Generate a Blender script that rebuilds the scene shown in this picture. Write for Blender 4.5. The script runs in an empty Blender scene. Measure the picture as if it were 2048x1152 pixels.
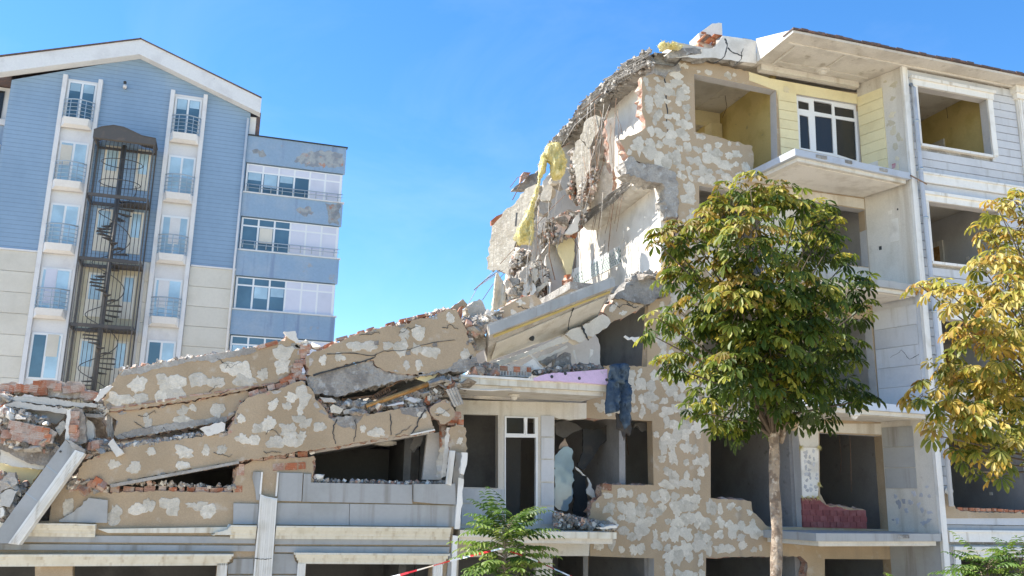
import bpy, bmesh, math, random
from mathutils import Vector, Matrix, noise
from mathutils.geometry import delaunay_2d_cdt

random.seed(11)
SC = bpy.context.scene
COL = SC.collection
rad = math.radians

# ------------------------------------------------------------------ camera
# world axes follow the buildings: X along the facades, Y away from the viewer, Z up
FPX, PITCH, ROLL, YAW = 1785.0, rad(13.1), rad(1.216), rad(17.4)
CAM = Vector((0, 0, 3.63))
_f = Vector((math.sin(YAW)*math.cos(PITCH), math.cos(YAW)*math.cos(PITCH), math.sin(PITCH)))
_r0 = Vector((math.cos(YAW), -math.sin(YAW), 0)); _u0 = _r0.cross(_f)
_r = math.cos(ROLL)*_r0 + math.sin(ROLL)*_u0
_u = -math.sin(ROLL)*_r0 + math.cos(ROLL)*_u0
cd = bpy.data.cameras.new('camera'); cam = bpy.data.objects.new('camera', cd); COL.objects.link(cam)
cd.sensor_width = 36.0; cd.lens = 36.0*FPX/2048.0; cd.clip_start = 0.1; cd.clip_end = 3000
mw = Matrix((_r, _u, -_f)).transposed().to_4x4(); mw.translation = CAM
cam.matrix_world = mw
SC.camera = cam

# ------------------------------------------------------------------ sky and sun
SUN_EL, SUN_BACK = rad(54), rad(24)          # sun stands to the left, a little behind the facades
to_sun = Vector((-math.cos(SUN_EL)*math.cos(SUN_BACK), math.cos(SUN_EL)*math.sin(SUN_BACK), math.sin(SUN_EL)))
wd = bpy.data.worlds.new('World'); SC.world = wd; wd.use_nodes = True
nt = wd.node_tree; nt.nodes.clear()
sky = nt.nodes.new('ShaderNodeTexSky'); sky.sky_type = 'NISHITA'; sky.sun_disc = False
sky.sun_elevation = SUN_EL; sky.sun_rotation = math.atan2(to_sun.x, to_sun.y)
sky.altitude = 600; sky.air_density = 1.0; sky.dust_density = 0.3; sky.ozone_density = 2.2
hs = nt.nodes.new('ShaderNodeHueSaturation'); hs.inputs['Saturation'].default_value = 1.30; hs.inputs['Value'].default_value = 1.0
hs.inputs['Hue'].default_value = 0.501
bgn = nt.nodes.new('ShaderNodeBackground'); bgn.inputs['Strength'].default_value = 0.122
wo = nt.nodes.new('ShaderNodeOutputWorld')
tcw = nt.nodes.new('ShaderNodeTexCoord'); mpw = nt.nodes.new('ShaderNodeMapping'); mpw.inputs['Scale'].default_value = (1.4, 1.4, 3.2)
cz = nt.nodes.new('ShaderNodeTexNoise'); cz.inputs['Scale'].default_value = 1.7; cz.inputs['Detail'].default_value = 7; cz.inputs['Roughness'].default_value = .6; cz.inputs['Distortion'].default_value = .6
cr = nt.nodes.new('ShaderNodeMapRange'); cr.inputs['From Min'].default_value = .48; cr.inputs['From Max'].default_value = .85; cr.inputs['To Max'].default_value = .12
cm_ = nt.nodes.new('ShaderNodeMix'); cm_.data_type = 'RGBA'; cm_.inputs[7].default_value = (5.2, 5.6, 6.2, 1)
nt.links.new(tcw.outputs['Generated'], mpw.inputs['Vector']); nt.links.new(mpw.outputs[0], cz.inputs['Vector']); nt.links.new(cz.outputs['Fac'], cr.inputs['Value']); nt.links.new(cr.outputs[0], cm_.inputs[0])
nt.links.new(sky.outputs[0], hs.inputs['Color']); nt.links.new(hs.outputs[0], cm_.inputs[6]); nt.links.new(cm_.outputs[2], bgn.inputs['Color'])
nt.links.new(bgn.outputs[0], wo.inputs['Surface'])
ld = bpy.data.lights.new('sun', 'SUN'); ld.energy = 5.0; ld.angle = rad(0.53); ld.color = (1.0, 0.95, 0.87)
sun = bpy.data.objects.new('sun', ld); COL.objects.link(sun)
sun.rotation_euler = to_sun.to_track_quat('Z', 'Y').to_euler(); sun.location = (-20, 10, 40)
vs = SC.view_settings; vs.view_transform = 'Standard'; vs.look = 'None'; vs.gamma = 1.0; vs.exposure = 1.25
vs.use_curve_mapping = False
SC.cycles.max_bounces = 8; SC.cycles.diffuse_bounces = 5

# ------------------------------------------------------------------ measuring helpers
def W(x, y, Y=None, X=None, Z=None):
    d = _f*FPX + _r*(x-1024) - _u*(y-576)
    if Y is not None: t = (Y-CAM.y)/d.y
    elif X is not None: t = (X-CAM.x)/d.x
    else: t = (Z-CAM.z)/d.z
    return CAM + d*t
CROPS = dict(Z1=(0,60,2.88), Z2=(300,60,2.743), Z3=(0,440,2.88), Z4=(280,440,3.2), Z5=(0,740,2.795), Z6=(200,600,2.88),
             Z7=(560,560,2.88), Z8=(400,860,3.657), Y1=(960,240,2.88), Y2=(1120,40,3.2), Y3=(1360,40,3.389),
             Y4=(1700,100,2.506), Y5=(900,540,3.6), Y6=(880,740,2.796), Y7=(1280,740,2.795), Y8=(1600,740,2.797), F=(0,0,1),
             H1=(0,740,3.717), H2=(900,560,8.23), H3=(640,740,6.827), H4=(960,270,5.485), H5=(960,460,6.4), H6=(1110,200,4.8))
def C(k, *pts):
    ox, oy, s = CROPS[k]
    return [(ox+p[0]/s, oy+p[1]/s)+tuple(p[2:]) for p in pts]

# ------------------------------------------------------------------ object helpers
def tag(o, label=None, cat=None, group=None, kind=None):
    if label: o['label'] = label
    if cat: o['category'] = cat
    if group: o['group'] = group
    if kind or label: o['kind'] = kind or 'thing'
    return o
def thing(name, loc, label, cat, group=None):
    o = bpy.data.objects.new(name, None); COL.objects.link(o); o.location = loc; o.empty_display_size = 0.2
    return tag(o, label, cat, group)
def world_of(o):
    m = o.matrix_basis.copy()
    if o.parent: m = world_of(o.parent) @ o.matrix_parent_inverse @ m
    return m
def attach(o, parent):
    if parent is not None:
        o.parent = parent; o.matrix_parent_inverse = world_of(parent).inverted()
class MB:
    def __init__(s): s.v = []; s.f = []; s.m = []
    def add(s, vs_, fs, mi=0):
        b = len(s.v); s.v += [tuple(p) for p in vs_]; s.f += [tuple(i+b for i in q) for q in fs]; s.m += [mi]*len(fs)
        return s
    def box(s, x0, x1, y0, y1, z0, z1, mi=0):
        x0, x1 = sorted((x0, x1)); y0, y1 = sorted((y0, y1)); z0, z1 = sorted((z0, z1))
        return s.add([(x0,y0,z0),(x1,y0,z0),(x1,y1,z0),(x0,y1,z0),(x0,y0,z1),(x1,y0,z1),(x1,y1,z1),(x0,y1,z1)],
                     [(0,3,2,1),(4,5,6,7),(0,1,5,4),(1,2,6,5),(2,3,7,6),(3,0,4,7)], mi)
    def hexa(s, lo, hi, mi=0):
        n = len(lo)
        return s.add(list(lo)+list(hi), [tuple(range(n))[::-1], tuple(range(n, 2*n))]+[(i,(i+1)%n,(i+1)%n+n,i+n) for i in range(n)], mi)
    def tube(s, pts, r, n=6, mi=0, r1=None):
        pts = [Vector(p) for p in pts]; rings = []
        for i, p in enumerate(pts):
            a = pts[max(i-1,0)]; b = pts[min(i+1,len(pts)-1)]; d = (b-a)
            d = d.normalized() if d.length > 1e-9 else Vector((0,0,1))
            ref = Vector((0,0,1)) if abs(d.z) < .9 else Vector((1,0,0))
            e1 = d.cross(ref).normalized(); e2 = d.cross(e1)
            rr = r if r1 is None else r+(r1-r)*i/(len(pts)-1)
            if isinstance(r, (list, tuple)): rr = r[i]
            rings.append([p+e1*math.cos(2*math.pi*k/n)*rr+e2*math.sin(2*math.pi*k/n)*rr for k in range(n)])
        vs_ = [q for rg in rings for q in rg]; fs = []
        for i in range(len(rings)-1):
            for k in range(n): fs.append((i*n+k, i*n+(k+1)%n, (i+1)*n+(k+1)%n, (i+1)*n+k))
        fs.append(tuple(range(n))[::-1]); fs.append(tuple((len(rings)-1)*n+k for k in range(n)))
        return s.add(vs_, fs, mi)
    def mesh(s, name, mats, smooth=False):
        me = bpy.data.meshes.new(name); me.from_pydata(s.v, [], s.f); me.validate(clean_customdata=False)
        bm = bmesh.new(); bm.from_mesh(me); bmesh.ops.recalc_face_normals(bm, faces=bm.faces)
        bm.to_mesh(me); bm.free()
        for m in (mats if isinstance(mats, (list, tuple)) else [mats]): me.materials.append(m)
        if isinstance(mats, (list, tuple)) and len(s.m) == len(me.polygons):
            me.polygons.foreach_set('material_index', s.m)
        if smooth: me.polygons.foreach_set('use_smooth', [True]*len(me.polygons))
        me.update(); return me
    def build(s, name, mats, parent=None, label=None, cat=None, group=None, kind=None, smooth=False):
        if not s.v: return None
        off = Vector((0,0,0))
        if parent is None and kind != 'structure':
            n = len(s.v); xs = [p[0] for p in s.v]; ys = [p[1] for p in s.v]; zs = [p[2] for p in s.v]
            off = Vector(((min(xs)+max(xs))/2, (min(ys)+max(ys))/2, min(zs)))
            s.v = [(p[0]-off.x, p[1]-off.y, p[2]-off.z) for p in s.v]
        o = bpy.data.objects.new(name, s.mesh(name, mats, smooth)); COL.objects.link(o); o.location = off
        attach(o, parent)
        return tag(o, label, cat, group, kind)
def bx(name, m, parent, x0, x1, y0, y1, z0, z1, **k):
    return MB().box(x0, x1, y0, y1, z0, z1).build(name, m, parent, **k)
def tb(name, m, parent, pts, r, n=6, **k):
    return MB().tube(pts, r, n).build(name, m, parent, smooth=True, **k)
def inst(name, me, parent, mat4, **k):
    o = bpy.data.objects.new(name, me); COL.objects.link(o); o.matrix_basis = mat4; attach(o, parent)
    return tag(o, **k)

# planes: a point and a normal turned to the viewer
def pl(Y, tilt=0.0, turn=0.0, at=None):
    """vertical plane at depth Y; tilt leans its top away (radians), turn rotates it about Z, both through the pixel `at`"""
    p0 = W(at[0], at[1], Y=Y) if at else Vector((0, Y, 0))
    n = Vector((math.sin(turn)*math.cos(tilt), -math.cos(turn)*math.cos(tilt), math.sin(tilt)))
    return p0, n
def on(p, plane):
    d = _f*FPX + _r*(p[0]-1024) - _u*(p[1]-576)
    p0, n = plane
    return CAM + d*((p0-CAM).dot(n)/d.dot(n))
def frame_of(n):
    ux = Vector((0,0,1)).cross(n); ux = ux.normalized() if ux.length > 1e-4 else Vector((1,0,0))
    return ux, n.cross(ux).normalized()
def fill2d(loops, n, extra=()):
    """triangles filling the first loop minus the others (constrained Delaunay); returns vertices, triangles"""
    ux, uz = frame_of(n); p0 = loops[0][0]
    V = [v for lp in loops for v in lp]+list(extra); v2 = [Vector(((v-p0).dot(ux), (v-p0).dot(uz))) for v in V]
    ed = []; o = 0
    for lp in loops:
        ed += [(o+i, o+(i+1) % len(lp)) for i in range(len(lp))]; o += len(lp)
    r = delaunay_2d_cdt(v2, ed, [], 0, 1e-5, True)
    l2 = []; o = 0
    for lp in loops: l2.append([v2[o+i] for i in range(len(lp))]); o += len(lp)
    nd = (V[0]-p0).dot(n); out = []; mp = []
    TV = list(V)
    for k, q in enumerate(r[0]):
        src = r[3][k]
        if src: mp.append(src[0])
        else: TV.append(p0+ux*q.x+uz*q.y); mp.append(len(TV)-1)
    for f in r[2]:
        c = (r[0][f[0]]+r[0][f[1]]+r[0][f[2]])/3
        if inside(c.x, c.y, l2[0]) and not any(inside(c.x, c.y, h) for h in l2[1:]): out.append(tuple(mp[i] for i in f))
    return TV, out
def roughen(pts, amp, step, rng):
    out = []
    for i, p in enumerate(pts):
        q = pts[(i+1) % len(pts)]
        straight = len(p) > 2 or amp == 0
        out.append((p[0], p[1], straight))
        if not straight:
            L = math.hypot(q[0]-p[0], q[1]-p[1]); n = int(L/step)
            for k in range(1, n):
                t = k/n; a = amp*(1 if rng.random() < .75 else 2.0)
                nx, ny = -(q[1]-p[1])/max(L,1e-6), (q[0]-p[0])/max(L,1e-6); j = rng.uniform(-a, a)
                out.append((p[0]+(q[0]-p[0])*t+nx*j+rng.uniform(-.3,.3)*step*.6*(p[0]!=q[0]), p[1]+(q[1]-p[1])*t+ny*j, False))
    return out
def prism(name, pts, plane, t, m, parent=None, holes=(), rough=1.6, step=8, seed=1, side=None, back_dir=None, break_=0.05, proud=0.0, reveal=None, **k):
    """a plate with thickness t whose outline was measured in the picture; broken edges are ragged through the thickness"""
    rng = random.Random(seed)
    if not isinstance(plane, tuple): plane = pl(plane)
    n = plane[1]; bd = (Vector(back_dir).normalized() if back_dir else -n)
    loops = [roughen(pts, rough, step, rng)]+[roughen(h, rough, step, rng) for h in holes]
    mb = MB(); front = []
    for lp in loops: front.append([on(p, plane)+n*proud for p in lp])
    flat = [v for lp in front for v in lp]; N = len(flat)
    tv, tris = fill2d(front, n)
    mid = []; back = []; strt = [p[2] for lp in loops for p in lp]
    for v, st_ in zip(flat, strt):
        j = 0 if st_ else break_
        jit = lambda a: Vector((rng.uniform(-a,a), rng.uniform(-a,a)*.4, rng.uniform(-a,a)))
        mid.append(v+bd*(t*rng.uniform(.35,.65))+jit(j)); back.append(v+bd*t+jit(j*1.4))
    mb.v = [tuple(v) for v in flat+mid+back]
    extra = {}
    def idx(k, lay):
        if k < N: return k+lay*2*N
        if (k, lay) not in extra: extra[(k, lay)] = len(mb.v); mb.v.append(tuple(tv[k]+(bd*t if lay else Vector((0,0,0)))))
        return extra[(k, lay)]
    for a, b, c in tris: mb.f.append((idx(a,0), idx(b,0), idx(c,0))); mb.m.append(0)
    for a, b, c in tris: mb.f.append((idx(a,1), idx(c,1), idx(b,1))); mb.m.append(1 if side else 0)
    o = 0
    for li, F_ in enumerate(front):
        L = len(F_)
        for i in range(L):
            a, b = o+i, o+(i+1) % L
            for r_ in (0, 1):
                mb.f.append((a+r_*N, b+r_*N, b+(r_+1)*N, a+(r_+1)*N)); mb.m.append(2 if reveal and li and strt[a] else (1 if side and not strt[a] else 0))
        o += L
    return mb.build(name, [m, side or m, reveal] if reveal else ([m, side] if side else [m]), parent, **k)
def inside(x, y, poly):
    c = False; j = len(poly)-1
    for i in range(len(poly)):
        xi, yi = poly[i][0], poly[i][1]; xj, yj = poly[j][0], poly[j][1]
        if (yi > y) != (yj > y) and x < (xj-xi)*(y-yi)/(yj-yi)+xi: c = not c
        j = i
    return c
def px_of(p):
    q = Vector(p)-CAM; z = q.dot(_f)
    return 1024+FPX*q.dot(_r)/z, 576-FPX*q.dot(_u)/z

def pillow(name, pts, plane, depth, m, parent=None, step=4.0, ns=6.0, na=.03, an=(1,1,1), rough=1.0, seed=1, edge=12.0, back=.03, smooth=True, **k):
    """soft or lumpy body: outline measured in the picture, surface swelling towards the viewer, folds from noise"""
    rng = random.Random(seed)
    if not isinstance(plane, tuple): plane = pl(plane)
    n = plane[1]; lp = roughen(pts, rough, step*1.2, rng); xs = [p[0] for p in lp]; ys = [p[1] for p in lp]
    ins_ = []; y = min(ys)
    while y < max(ys):
        x = min(xs)
        while x < max(xs):
            q = (x+rng.uniform(-.3,.3)*step, y+rng.uniform(-.3,.3)*step)
            if inside(q[0], q[1], lp):
                d = min(math.hypot(q[0]-p[0], q[1]-p[1]) for p in lp)
                if d > step*.45: ins_.append((q, d))
            x += step
        y += step
    F_ = [on(p, plane) for p in lp]; E_ = [on(q, plane) for q, d in ins_]
    tv, tris = fill2d([F_], n, E_); N = len(F_); mb = MB(); fr = []; bk = []; off = Vector((seed*3.1, seed*1.7, 0))
    for i, v in enumerate(tv):
        d = 0 if i < N or i >= N+len(ins_) else min(1, ins_[i-N][1]/edge)
        sw = math.sqrt(max(0, 1-(1-d)**2))
        w = Vector((v.x*an[0], v.y*an[1], v.z*an[2]))*ns+off
        h = depth*sw*.6+(na*(noise.fractal(w, 1.0, 2.0, 3))*(.25+.75*sw))
        fr.append(v+n*h); bk.append(v-n*(back+depth*sw*.3))
    T_ = len(tv); mb.v = [tuple(v) for v in fr+bk]
    mb.f = [tuple(f) for f in tris]+[(a+T_, c+T_, b+T_) for a, b, c in tris]+[(i, (i+1) % N, (i+1) % N+T_, i+T_) for i in range(N)]
    mb.m = [0]*len(mb.f)
    return mb.build(name, [m], parent, smooth=smooth, **k)

# ------------------------------------------------------------------ materials
def M(name, base, c2=None, s2=1.5, t2=(.45,.62), c3=None, s3=6, t3=(.58,.66), fine=.14, fs=30, rough=.85, bump=.25, bs=45, rnd=.12,
      streak=None, lines=None, roff=True, spec=.25, bump2=0, bs2=6, trans=0, metal=0, coat=0, vcol=False):
    m = bpy.data.materials.new(name); m.use_nodes = True; t = m.node_tree; N = t.nodes; L = t.links
    b = N['Principled BSDF']; b.inputs['Roughness'].default_value = rough
    b.inputs['Specular IOR Level'].default_value = spec; b.inputs['Metallic'].default_value = metal
    if coat: b.inputs['Coat Weight'].default_value = coat; b.inputs['Coat Roughness'].default_value = .04
    tc = N.new('ShaderNodeTexCoord'); oi = N.new('ShaderNodeObjectInfo')
    mp = N.new('ShaderNodeVectorMath'); mp.operation = 'ADD'; L.new(tc.outputs['Object'], mp.inputs[0])
    sc = N.new('ShaderNodeVectorMath'); sc.operation = 'SCALE'; sc.inputs[0].default_value = (37,17,53)
    sc.inputs['Scale'].default_value = 0.3
    if roff: L.new(oi.outputs['Random'], sc.inputs['Scale'])
    L.new(sc.outputs[0], mp.inputs[1])
    def nz(scale, detail=5, vec=None, rg=.55):
        n_ = N.new('ShaderNodeTexNoise'); n_.inputs['Scale'].default_value = scale; n_.inputs['Detail'].default_value = detail
        n_.inputs['Roughness'].default_value = rg; L.new(vec or mp.outputs[0], n_.inputs['Vector']); return n_.outputs['Fac']
    def ramp(fac, a, bb):
        r_ = N.new('ShaderNodeMapRange'); r_.inputs['From Min'].default_value = a; r_.inputs['From Max'].default_value = bb
        r_.interpolation_type = 'SMOOTHSTEP'; L.new(fac, r_.inputs['Value']); return r_.outputs[0]
    def mix(fac, a, bb, mode='MIX'):
        x = N.new('ShaderNodeMix'); x.data_type = 'RGBA'; x.blend_type = mode
        if isinstance(fac, (int,float)): x.inputs[0].default_value = fac
        else: L.new(fac, x.inputs[0])
        for s_, i in ((a,6),(bb,7)):
            if isinstance(s_, tuple): x.inputs[i].default_value = (*s_[:3],1)
            else: L.new(s_, x.inputs[i])
        return x.outputs[2]
    if vcol:
        at = N.new('ShaderNodeVertexColor'); at.layer_name = 'tint'; colr = at.outputs['Color']
    else:
        rgb = N.new('ShaderNodeRGB'); rgb.outputs[0].default_value = (*base,1); colr = rgb.outputs[0]
    if c2: colr = mix(ramp(nz(s2), *t2), colr, c2)
    if c3: colr = mix(ramp(nz(s3, 7), *t3), colr, c3)
    if streak:
        vm = N.new('ShaderNodeMapping'); vm.inputs['Scale'].default_value = (streak[1], streak[1], streak[1]*.06); L.new(mp.outputs[0], vm.inputs['Vector'])
        colr = mix(ramp(nz(1.0, 4, vm.outputs[0]), *streak[2]), colr, streak[0])
    hgt = nz(bs, 6)
    if lines:   # horizontal joints: (spacing m, width fraction, colour)
        sx = N.new('ShaderNodeSeparateXYZ'); L.new(tc.outputs['Object'], sx.inputs[0])
        dv = N.new('ShaderNodeMath'); dv.operation = 'DIVIDE'; L.new(sx.outputs['Z'], dv.inputs[0]); dv.inputs[1].default_value = lines[0]
        fr = N.new('ShaderNodeMath'); fr.operation = 'FRACT'; L.new(dv.outputs[0], fr.inputs[0])
        lt = N.new('ShaderNodeMath'); lt.operation = 'LESS_THAN'; L.new(fr.outputs[0], lt.inputs[0]); lt.inputs[1].default_value = lines[1]
        colr = mix(lt.outputs[0], colr, lines[2])
    if fine:
        f_ = N.new('ShaderNodeMapRange'); f_.inputs['From Min'].default_value = .25; f_.inputs['From Max'].default_value = .75
        f_.inputs['To Min'].default_value = 1-fine; f_.inputs['To Max'].default_value = 1+fine; L.new(nz(fs, 6, None, .65), f_.inputs['Value'])
        vsx = N.new('ShaderNodeVectorMath'); vsx.operation = 'SCALE'; L.new(colr, vsx.inputs[0]); L.new(f_.outputs[0], vsx.inputs['Scale']); colr = vsx.outputs[0]
    if rnd:
        f_ = N.new('ShaderNodeMapRange'); f_.inputs['To Min'].default_value = 1-rnd; f_.inputs['To Max'].default_value = 1+rnd; L.new(oi.outputs['Random'], f_.inputs['Value'])
        vsx = N.new('ShaderNodeVectorMath'); vsx.operation = 'SCALE'; L.new(colr, vsx.inputs[0]); L.new(f_.outputs[0], vsx.inputs['Scale']); colr = vsx.outputs[0]
    L.new(colr, b.inputs['Base Color'])
    if bump:
        bn = N.new('ShaderNodeBump'); bn.inputs['Strength'].default_value = bump; bn.inputs['Distance'].default_value = .02; L.new(hgt, bn.inputs['Height'])
        if bump2:
            b2 = N.new('ShaderNodeBump'); b2.inputs['Strength'].default_value = bump2; b2.inputs['Distance'].default_value = .08
            L.new(nz(bs2, 8, None, .6), b2.inputs['Height']); L.new(b2.outputs[0], bn.inputs['Normal'])
        L.new(bn.outputs[0], b.inputs['Normal'])
    if trans:
        tr = N.new('ShaderNodeBsdfTranslucent'); L.new(colr, tr.inputs['Color'])
        mx = N.new('ShaderNodeMixShader'); mx.inputs[0].default_value = trans; out = N['Material Output']
        L.new(b.outputs[0], mx.inputs[1]); L.new(tr.outputs[0], mx.inputs[2]); L.new(mx.outputs[0], out.inputs['Surface'])
    return m
m_render = M('beige_render', (.46,.35,.23), (.39,.295,.19), .9, (.38,.66), (.50,.42,.32), 3.2, (.58,.72), .14, 45, .92, .4, 140, .03, ((.33,.265,.19),2.2,(.58,.8)), bump2=.12, bs2=5, roff=False)
m_adh = M('adhesive_plaster', (.615,.56,.46), (.49,.44,.35), 4, (.45,.68), (.69,.635,.54), 9, (.55,.7), fine=.16, fs=40, bump=.6, bs=50, rnd=.15, bump2=.3, bs2=12)
m_conc = M('broken_concrete', (.36,.335,.295), (.24,.22,.195), 2.5, (.42,.62), (.43,.415,.38), 7, (.55,.68), .24, 25, .95, .7, 40, .18, bump2=.8, bs2=5)
m_concl = M('pale_concrete', (.46,.425,.37), (.35,.315,.27), 2.0, (.42,.62), (.55,.52,.46), 6, (.55,.68), .2, 30, .95, .6, 50, .15, bump2=.5, bs2=5)
m_rubble = M('rubble_mortar', (.43,.375,.31), (.30,.25,.20), 4, (.42,.62), (.55,.50,.44), 9, (.55,.68), .25, 25, .95, .6, 45, .3, bump2=.6, bs2=9)
m_white = M('white_plaster', (.74,.70,.62), (.60,.555,.475), 2.0, (.45,.70), (.48,.44,.38), 5, (.64,.76), fine=.08, fs=30, bump=.25, bs=60, rnd=.08)
m_brick = M('hollow_clay_brick', (.42,.15,.075), (.40,.23,.15), 6, (.45,.62), (.62,.47,.36), 9, (.58,.72), .2, 40, .9, .4, 60, .28)
m_brickd = M('dusty_clay_brick', (.43,.25,.18), (.48,.38,.31), 5, (.42,.58), (.40,.15,.08), 8, (.58,.7), .2, 40, .9, .4, 60, .2)
m_clad = M('grey_cladding', (.385,.385,.37), (.335,.335,.315), 1.2, (.45,.7), None, fine=.05, fs=15, rough=.75, bump=.12, bs=120, rnd=.05, streak=((.26,.245,.215),4,(.5,.74)))
m_cladr = M('pale_blue_grey_board', (.58,.585,.585), (.51,.515,.52), 1.2, (.45,.7), None, fine=.05, fs=15, rough=.75, bump=.12, bs=120, rnd=.05, streak=((.42,.41,.38),4,(.55,.78)))
m_trim = M('white_trim', (.81,.78,.71), (.70,.665,.58), 2.5, (.5,.7), None, fine=.05, fs=20, rough=.7, bump=.12, bs=80, rnd=.04, streak=((.50,.44,.34),7,(.55,.76)), roff=False)
m_corn = M('stained_cream_cornice', (.70,.655,.54), (.60,.545,.42), 2.5, (.5,.7), None, fine=.06, fs=20, rough=.75, bump=.15, bs=80, rnd=.04, streak=((.47,.39,.27),9,(.48,.8)), roff=False)
m_cream = M('cream_plaster', (.66,.62,.54), (.58,.54,.46), 1.4, (.45,.7), (.50,.45,.37), 4, (.6,.76), .09, 30, .9, .2, 60, .04, ((.46,.40,.31),2.5,(.5,.76)))
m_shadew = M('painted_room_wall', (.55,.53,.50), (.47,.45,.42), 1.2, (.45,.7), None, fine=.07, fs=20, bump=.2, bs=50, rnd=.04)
m_dark = M('shade_dark_room_wall', (.155,.148,.138), (.10,.095,.09), 1.2, (.45,.7), None, fine=.1, fs=20, bump=.2, bs=50, rnd=.08)  # the shade of deep rooms is put into this wall colour
m_yell = M('pale_yellow_board', (.80,.70,.42), (.72,.62,.36), 1.6, (.45,.7), None, fine=.05, fs=20, rough=.8, bump=.12, bs=80, rnd=.04)
m_ywall = M('ochre_room_wall', (.62,.49,.20), (.53,.41,.15), 1.6, (.45,.7), (.42,.34,.16), 5, (.64,.75), .07, 20, .9, .2, 60, .03)
m_ceil = M('stained_ceiling', (.66,.61,.52), (.55,.50,.42), 1.3, (.45,.65), (.43,.38,.30), 3, (.58,.72), .1, 25, .9, .25, 50, .03)
m_wood = M('brown_plank', (.42,.24,.09), (.30,.15,.05), 6, (.45,.65), None, fine=.15, fs=40, bump=.3, bs=30)
m_rust = M('rusty_steel_bar', (.20,.13,.09), (.30,.17,.09), 20, (.45,.65), None, fine=.2, rough=.8, bump=.1, rnd=.3)
m_pvc = M('white_window_frame', (.80,.80,.78), None, fine=.03, rough=.45, bump=0, rnd=.03, spec=.4)
m_steel = M('grey_steel_rail', (.42,.47,.50), None, fine=.05, rough=.4, bump=0, rnd=.1, metal=.6)
m_black = M('dark_iron', (.045,.048,.05), (.08,.07,.06), 3, (.5,.7), fine=.1, rough=.6, bump=.1, rnd=.1)
m_roof = M('roof_edge_tile', (.13,.10,.095), (.22,.13,.10), 8, (.5,.65), fine=.2, bump=.3, rnd=.1)
def glass_mat(name, base, rough=.06):
    m = M(name, base, tuple(min(1,c*1.35) for c in base), 1.0, (.4,.7), fine=.02, rough=rough, bump=.02, bs=3, rnd=.12, spec=.6, coat=.6); return m
m_glass = glass_mat('dark_window_glass', (.07,.13,.17))
m_curt = glass_mat('curtained_window_glass', (.36,.49,.55))
m_glassd = M('dim_window_glass', (.030,.030,.028), None, fine=.1, rough=.08, bump=0, rnd=.2, spec=.4)

# ================================================================== ground
g = MB(); NX, NY = 40, 60
def gz(y): 
    t = min(max((y-4)/7, 0), 1); t = t*t*(3-2*t); return 2.0*(1-t)
ys = [-60+ i*(74/30) for i in range(31)]+[14.5+ (i**2)*1.2 for i in range(1, 31)]
xs = [-900,-300,-120,-60,-40,-25]+[-20+i*2 for i in range(36)]+[60,90,140,300,900]
for y in ys:
    for x in xs: g.v.append((x, y, gz(y)+.03*noise.noise((x*.3, y*.3, 0))))
nx = len(xs)
for j in range(len(ys)-1):
    for i in range(nx-1): g.f.append((j*nx+i, j*nx+i+1, (j+1)*nx+i+1, (j+1)*nx+i)); g.m.append(0)
m_ground = M('dusty_bounce_ground', (.47,.41,.33), (.39,.34,.27), .4, (.4,.65), (.50,.47,.42), 2, (.55,.7), .15, 12, .95, .4, 20, 0)  # unseen ground, kept pale and warm to bounce light onto the facades
g.build('ground', m_ground, None, kind='structure')

# ================================================================== blue apartment building
YB = 44.0
m_cage = M('brown_black_iron', (.10,.092,.084), (.14,.115,.095), 3, (.5,.7), fine=.1, rough=.6, bump=.1, rnd=.1)
m_bsid = M('blue_siding', (.27,.38,.50), (.245,.35,.465), .45, (.4,.65), None, fine=.05, fs=4, rough=.7, bump=.1, bs=60, rnd=0, lines=(.205,.12,(.195,.265,.335)), streak=((.31,.40,.49),1.0,(.55,.8)))
m_bband = M('weathered_blue_plaster', (.275,.38,.49), (.34,.42,.50), .8, (.45,.7), (.36,.37,.38), 1.5, (.66,.72), .08, 10, .85, .2, 20, .04, streak=((.22,.29,.40),3,(.56,.75)))
m_bpeel = M('peeled_plaster_patch', (.36,.37,.36), (.24,.26,.28), 3, (.45,.6), (.42,.25,.19), 4, (.6,.68), .2, 12, .95, .5, 20, .1)
m_beige = M('beige_stone_panel', (.69,.635,.53), (.64,.585,.48), .8, (.45,.7), None, fine=.05, fs=8, rough=.85, bump=.1, bs=40, rnd=.05)
m_cwhite = M('offwhite_paint', (.74,.715,.68), (.66,.63,.60), 1.2, (.5,.72), None, fine=.05, fs=12, rough=.75, bump=.1, bs=40, rnd=.03)
m_fasc = M('flaking_white_fascia', (.76,.745,.71), (.68,.66,.63), .9, (.5,.7), (.33,.31,.30), 2.2, (.70,.74), .06, 12, .8, .15, 30, 0)
m_pan = M('white_pvc_panel', (.66,.66,.72), (.60,.60,.66), 1, (.5,.7), None, fine=.03, fs=8, rough=.5, bump=.03, rnd=.04)
bb = thing('apartment_building', (-5.6, YB+5, 0), 'blue clapboard apartment building with white gable and narrow balconies, behind the rubble', 'building')
XL, XR = -11.02, -.22
zbb = 14.0        # change from beige panels to blue boards
Dp = 11
# main walls
wl = MB(); apex = (-5.6, 24.25)
def gprof(x): return 22.15+(24.25-22.15)*(1-abs(x+5.62)/5.4)
wl.hexa([(XL,YB,zbb),(XR,YB,zbb),(XR,YB,gprof(XR)),(-5.62,YB,24.25),(XL,YB,gprof(XL))], [(XL,YB+Dp,zbb),(XR,YB+Dp,zbb),(XR,YB+Dp,gprof(XR)),(-5.62,YB+Dp,24.25),(XL,YB+Dp,gprof(XL))])
wl.build('boarded_wall', m_bsid, bb)
bx('rendered_wall', m_cwhite, bb, XL+.01, XR-.01, YB+.05, YB+Dp, 0, zbb)
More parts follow.
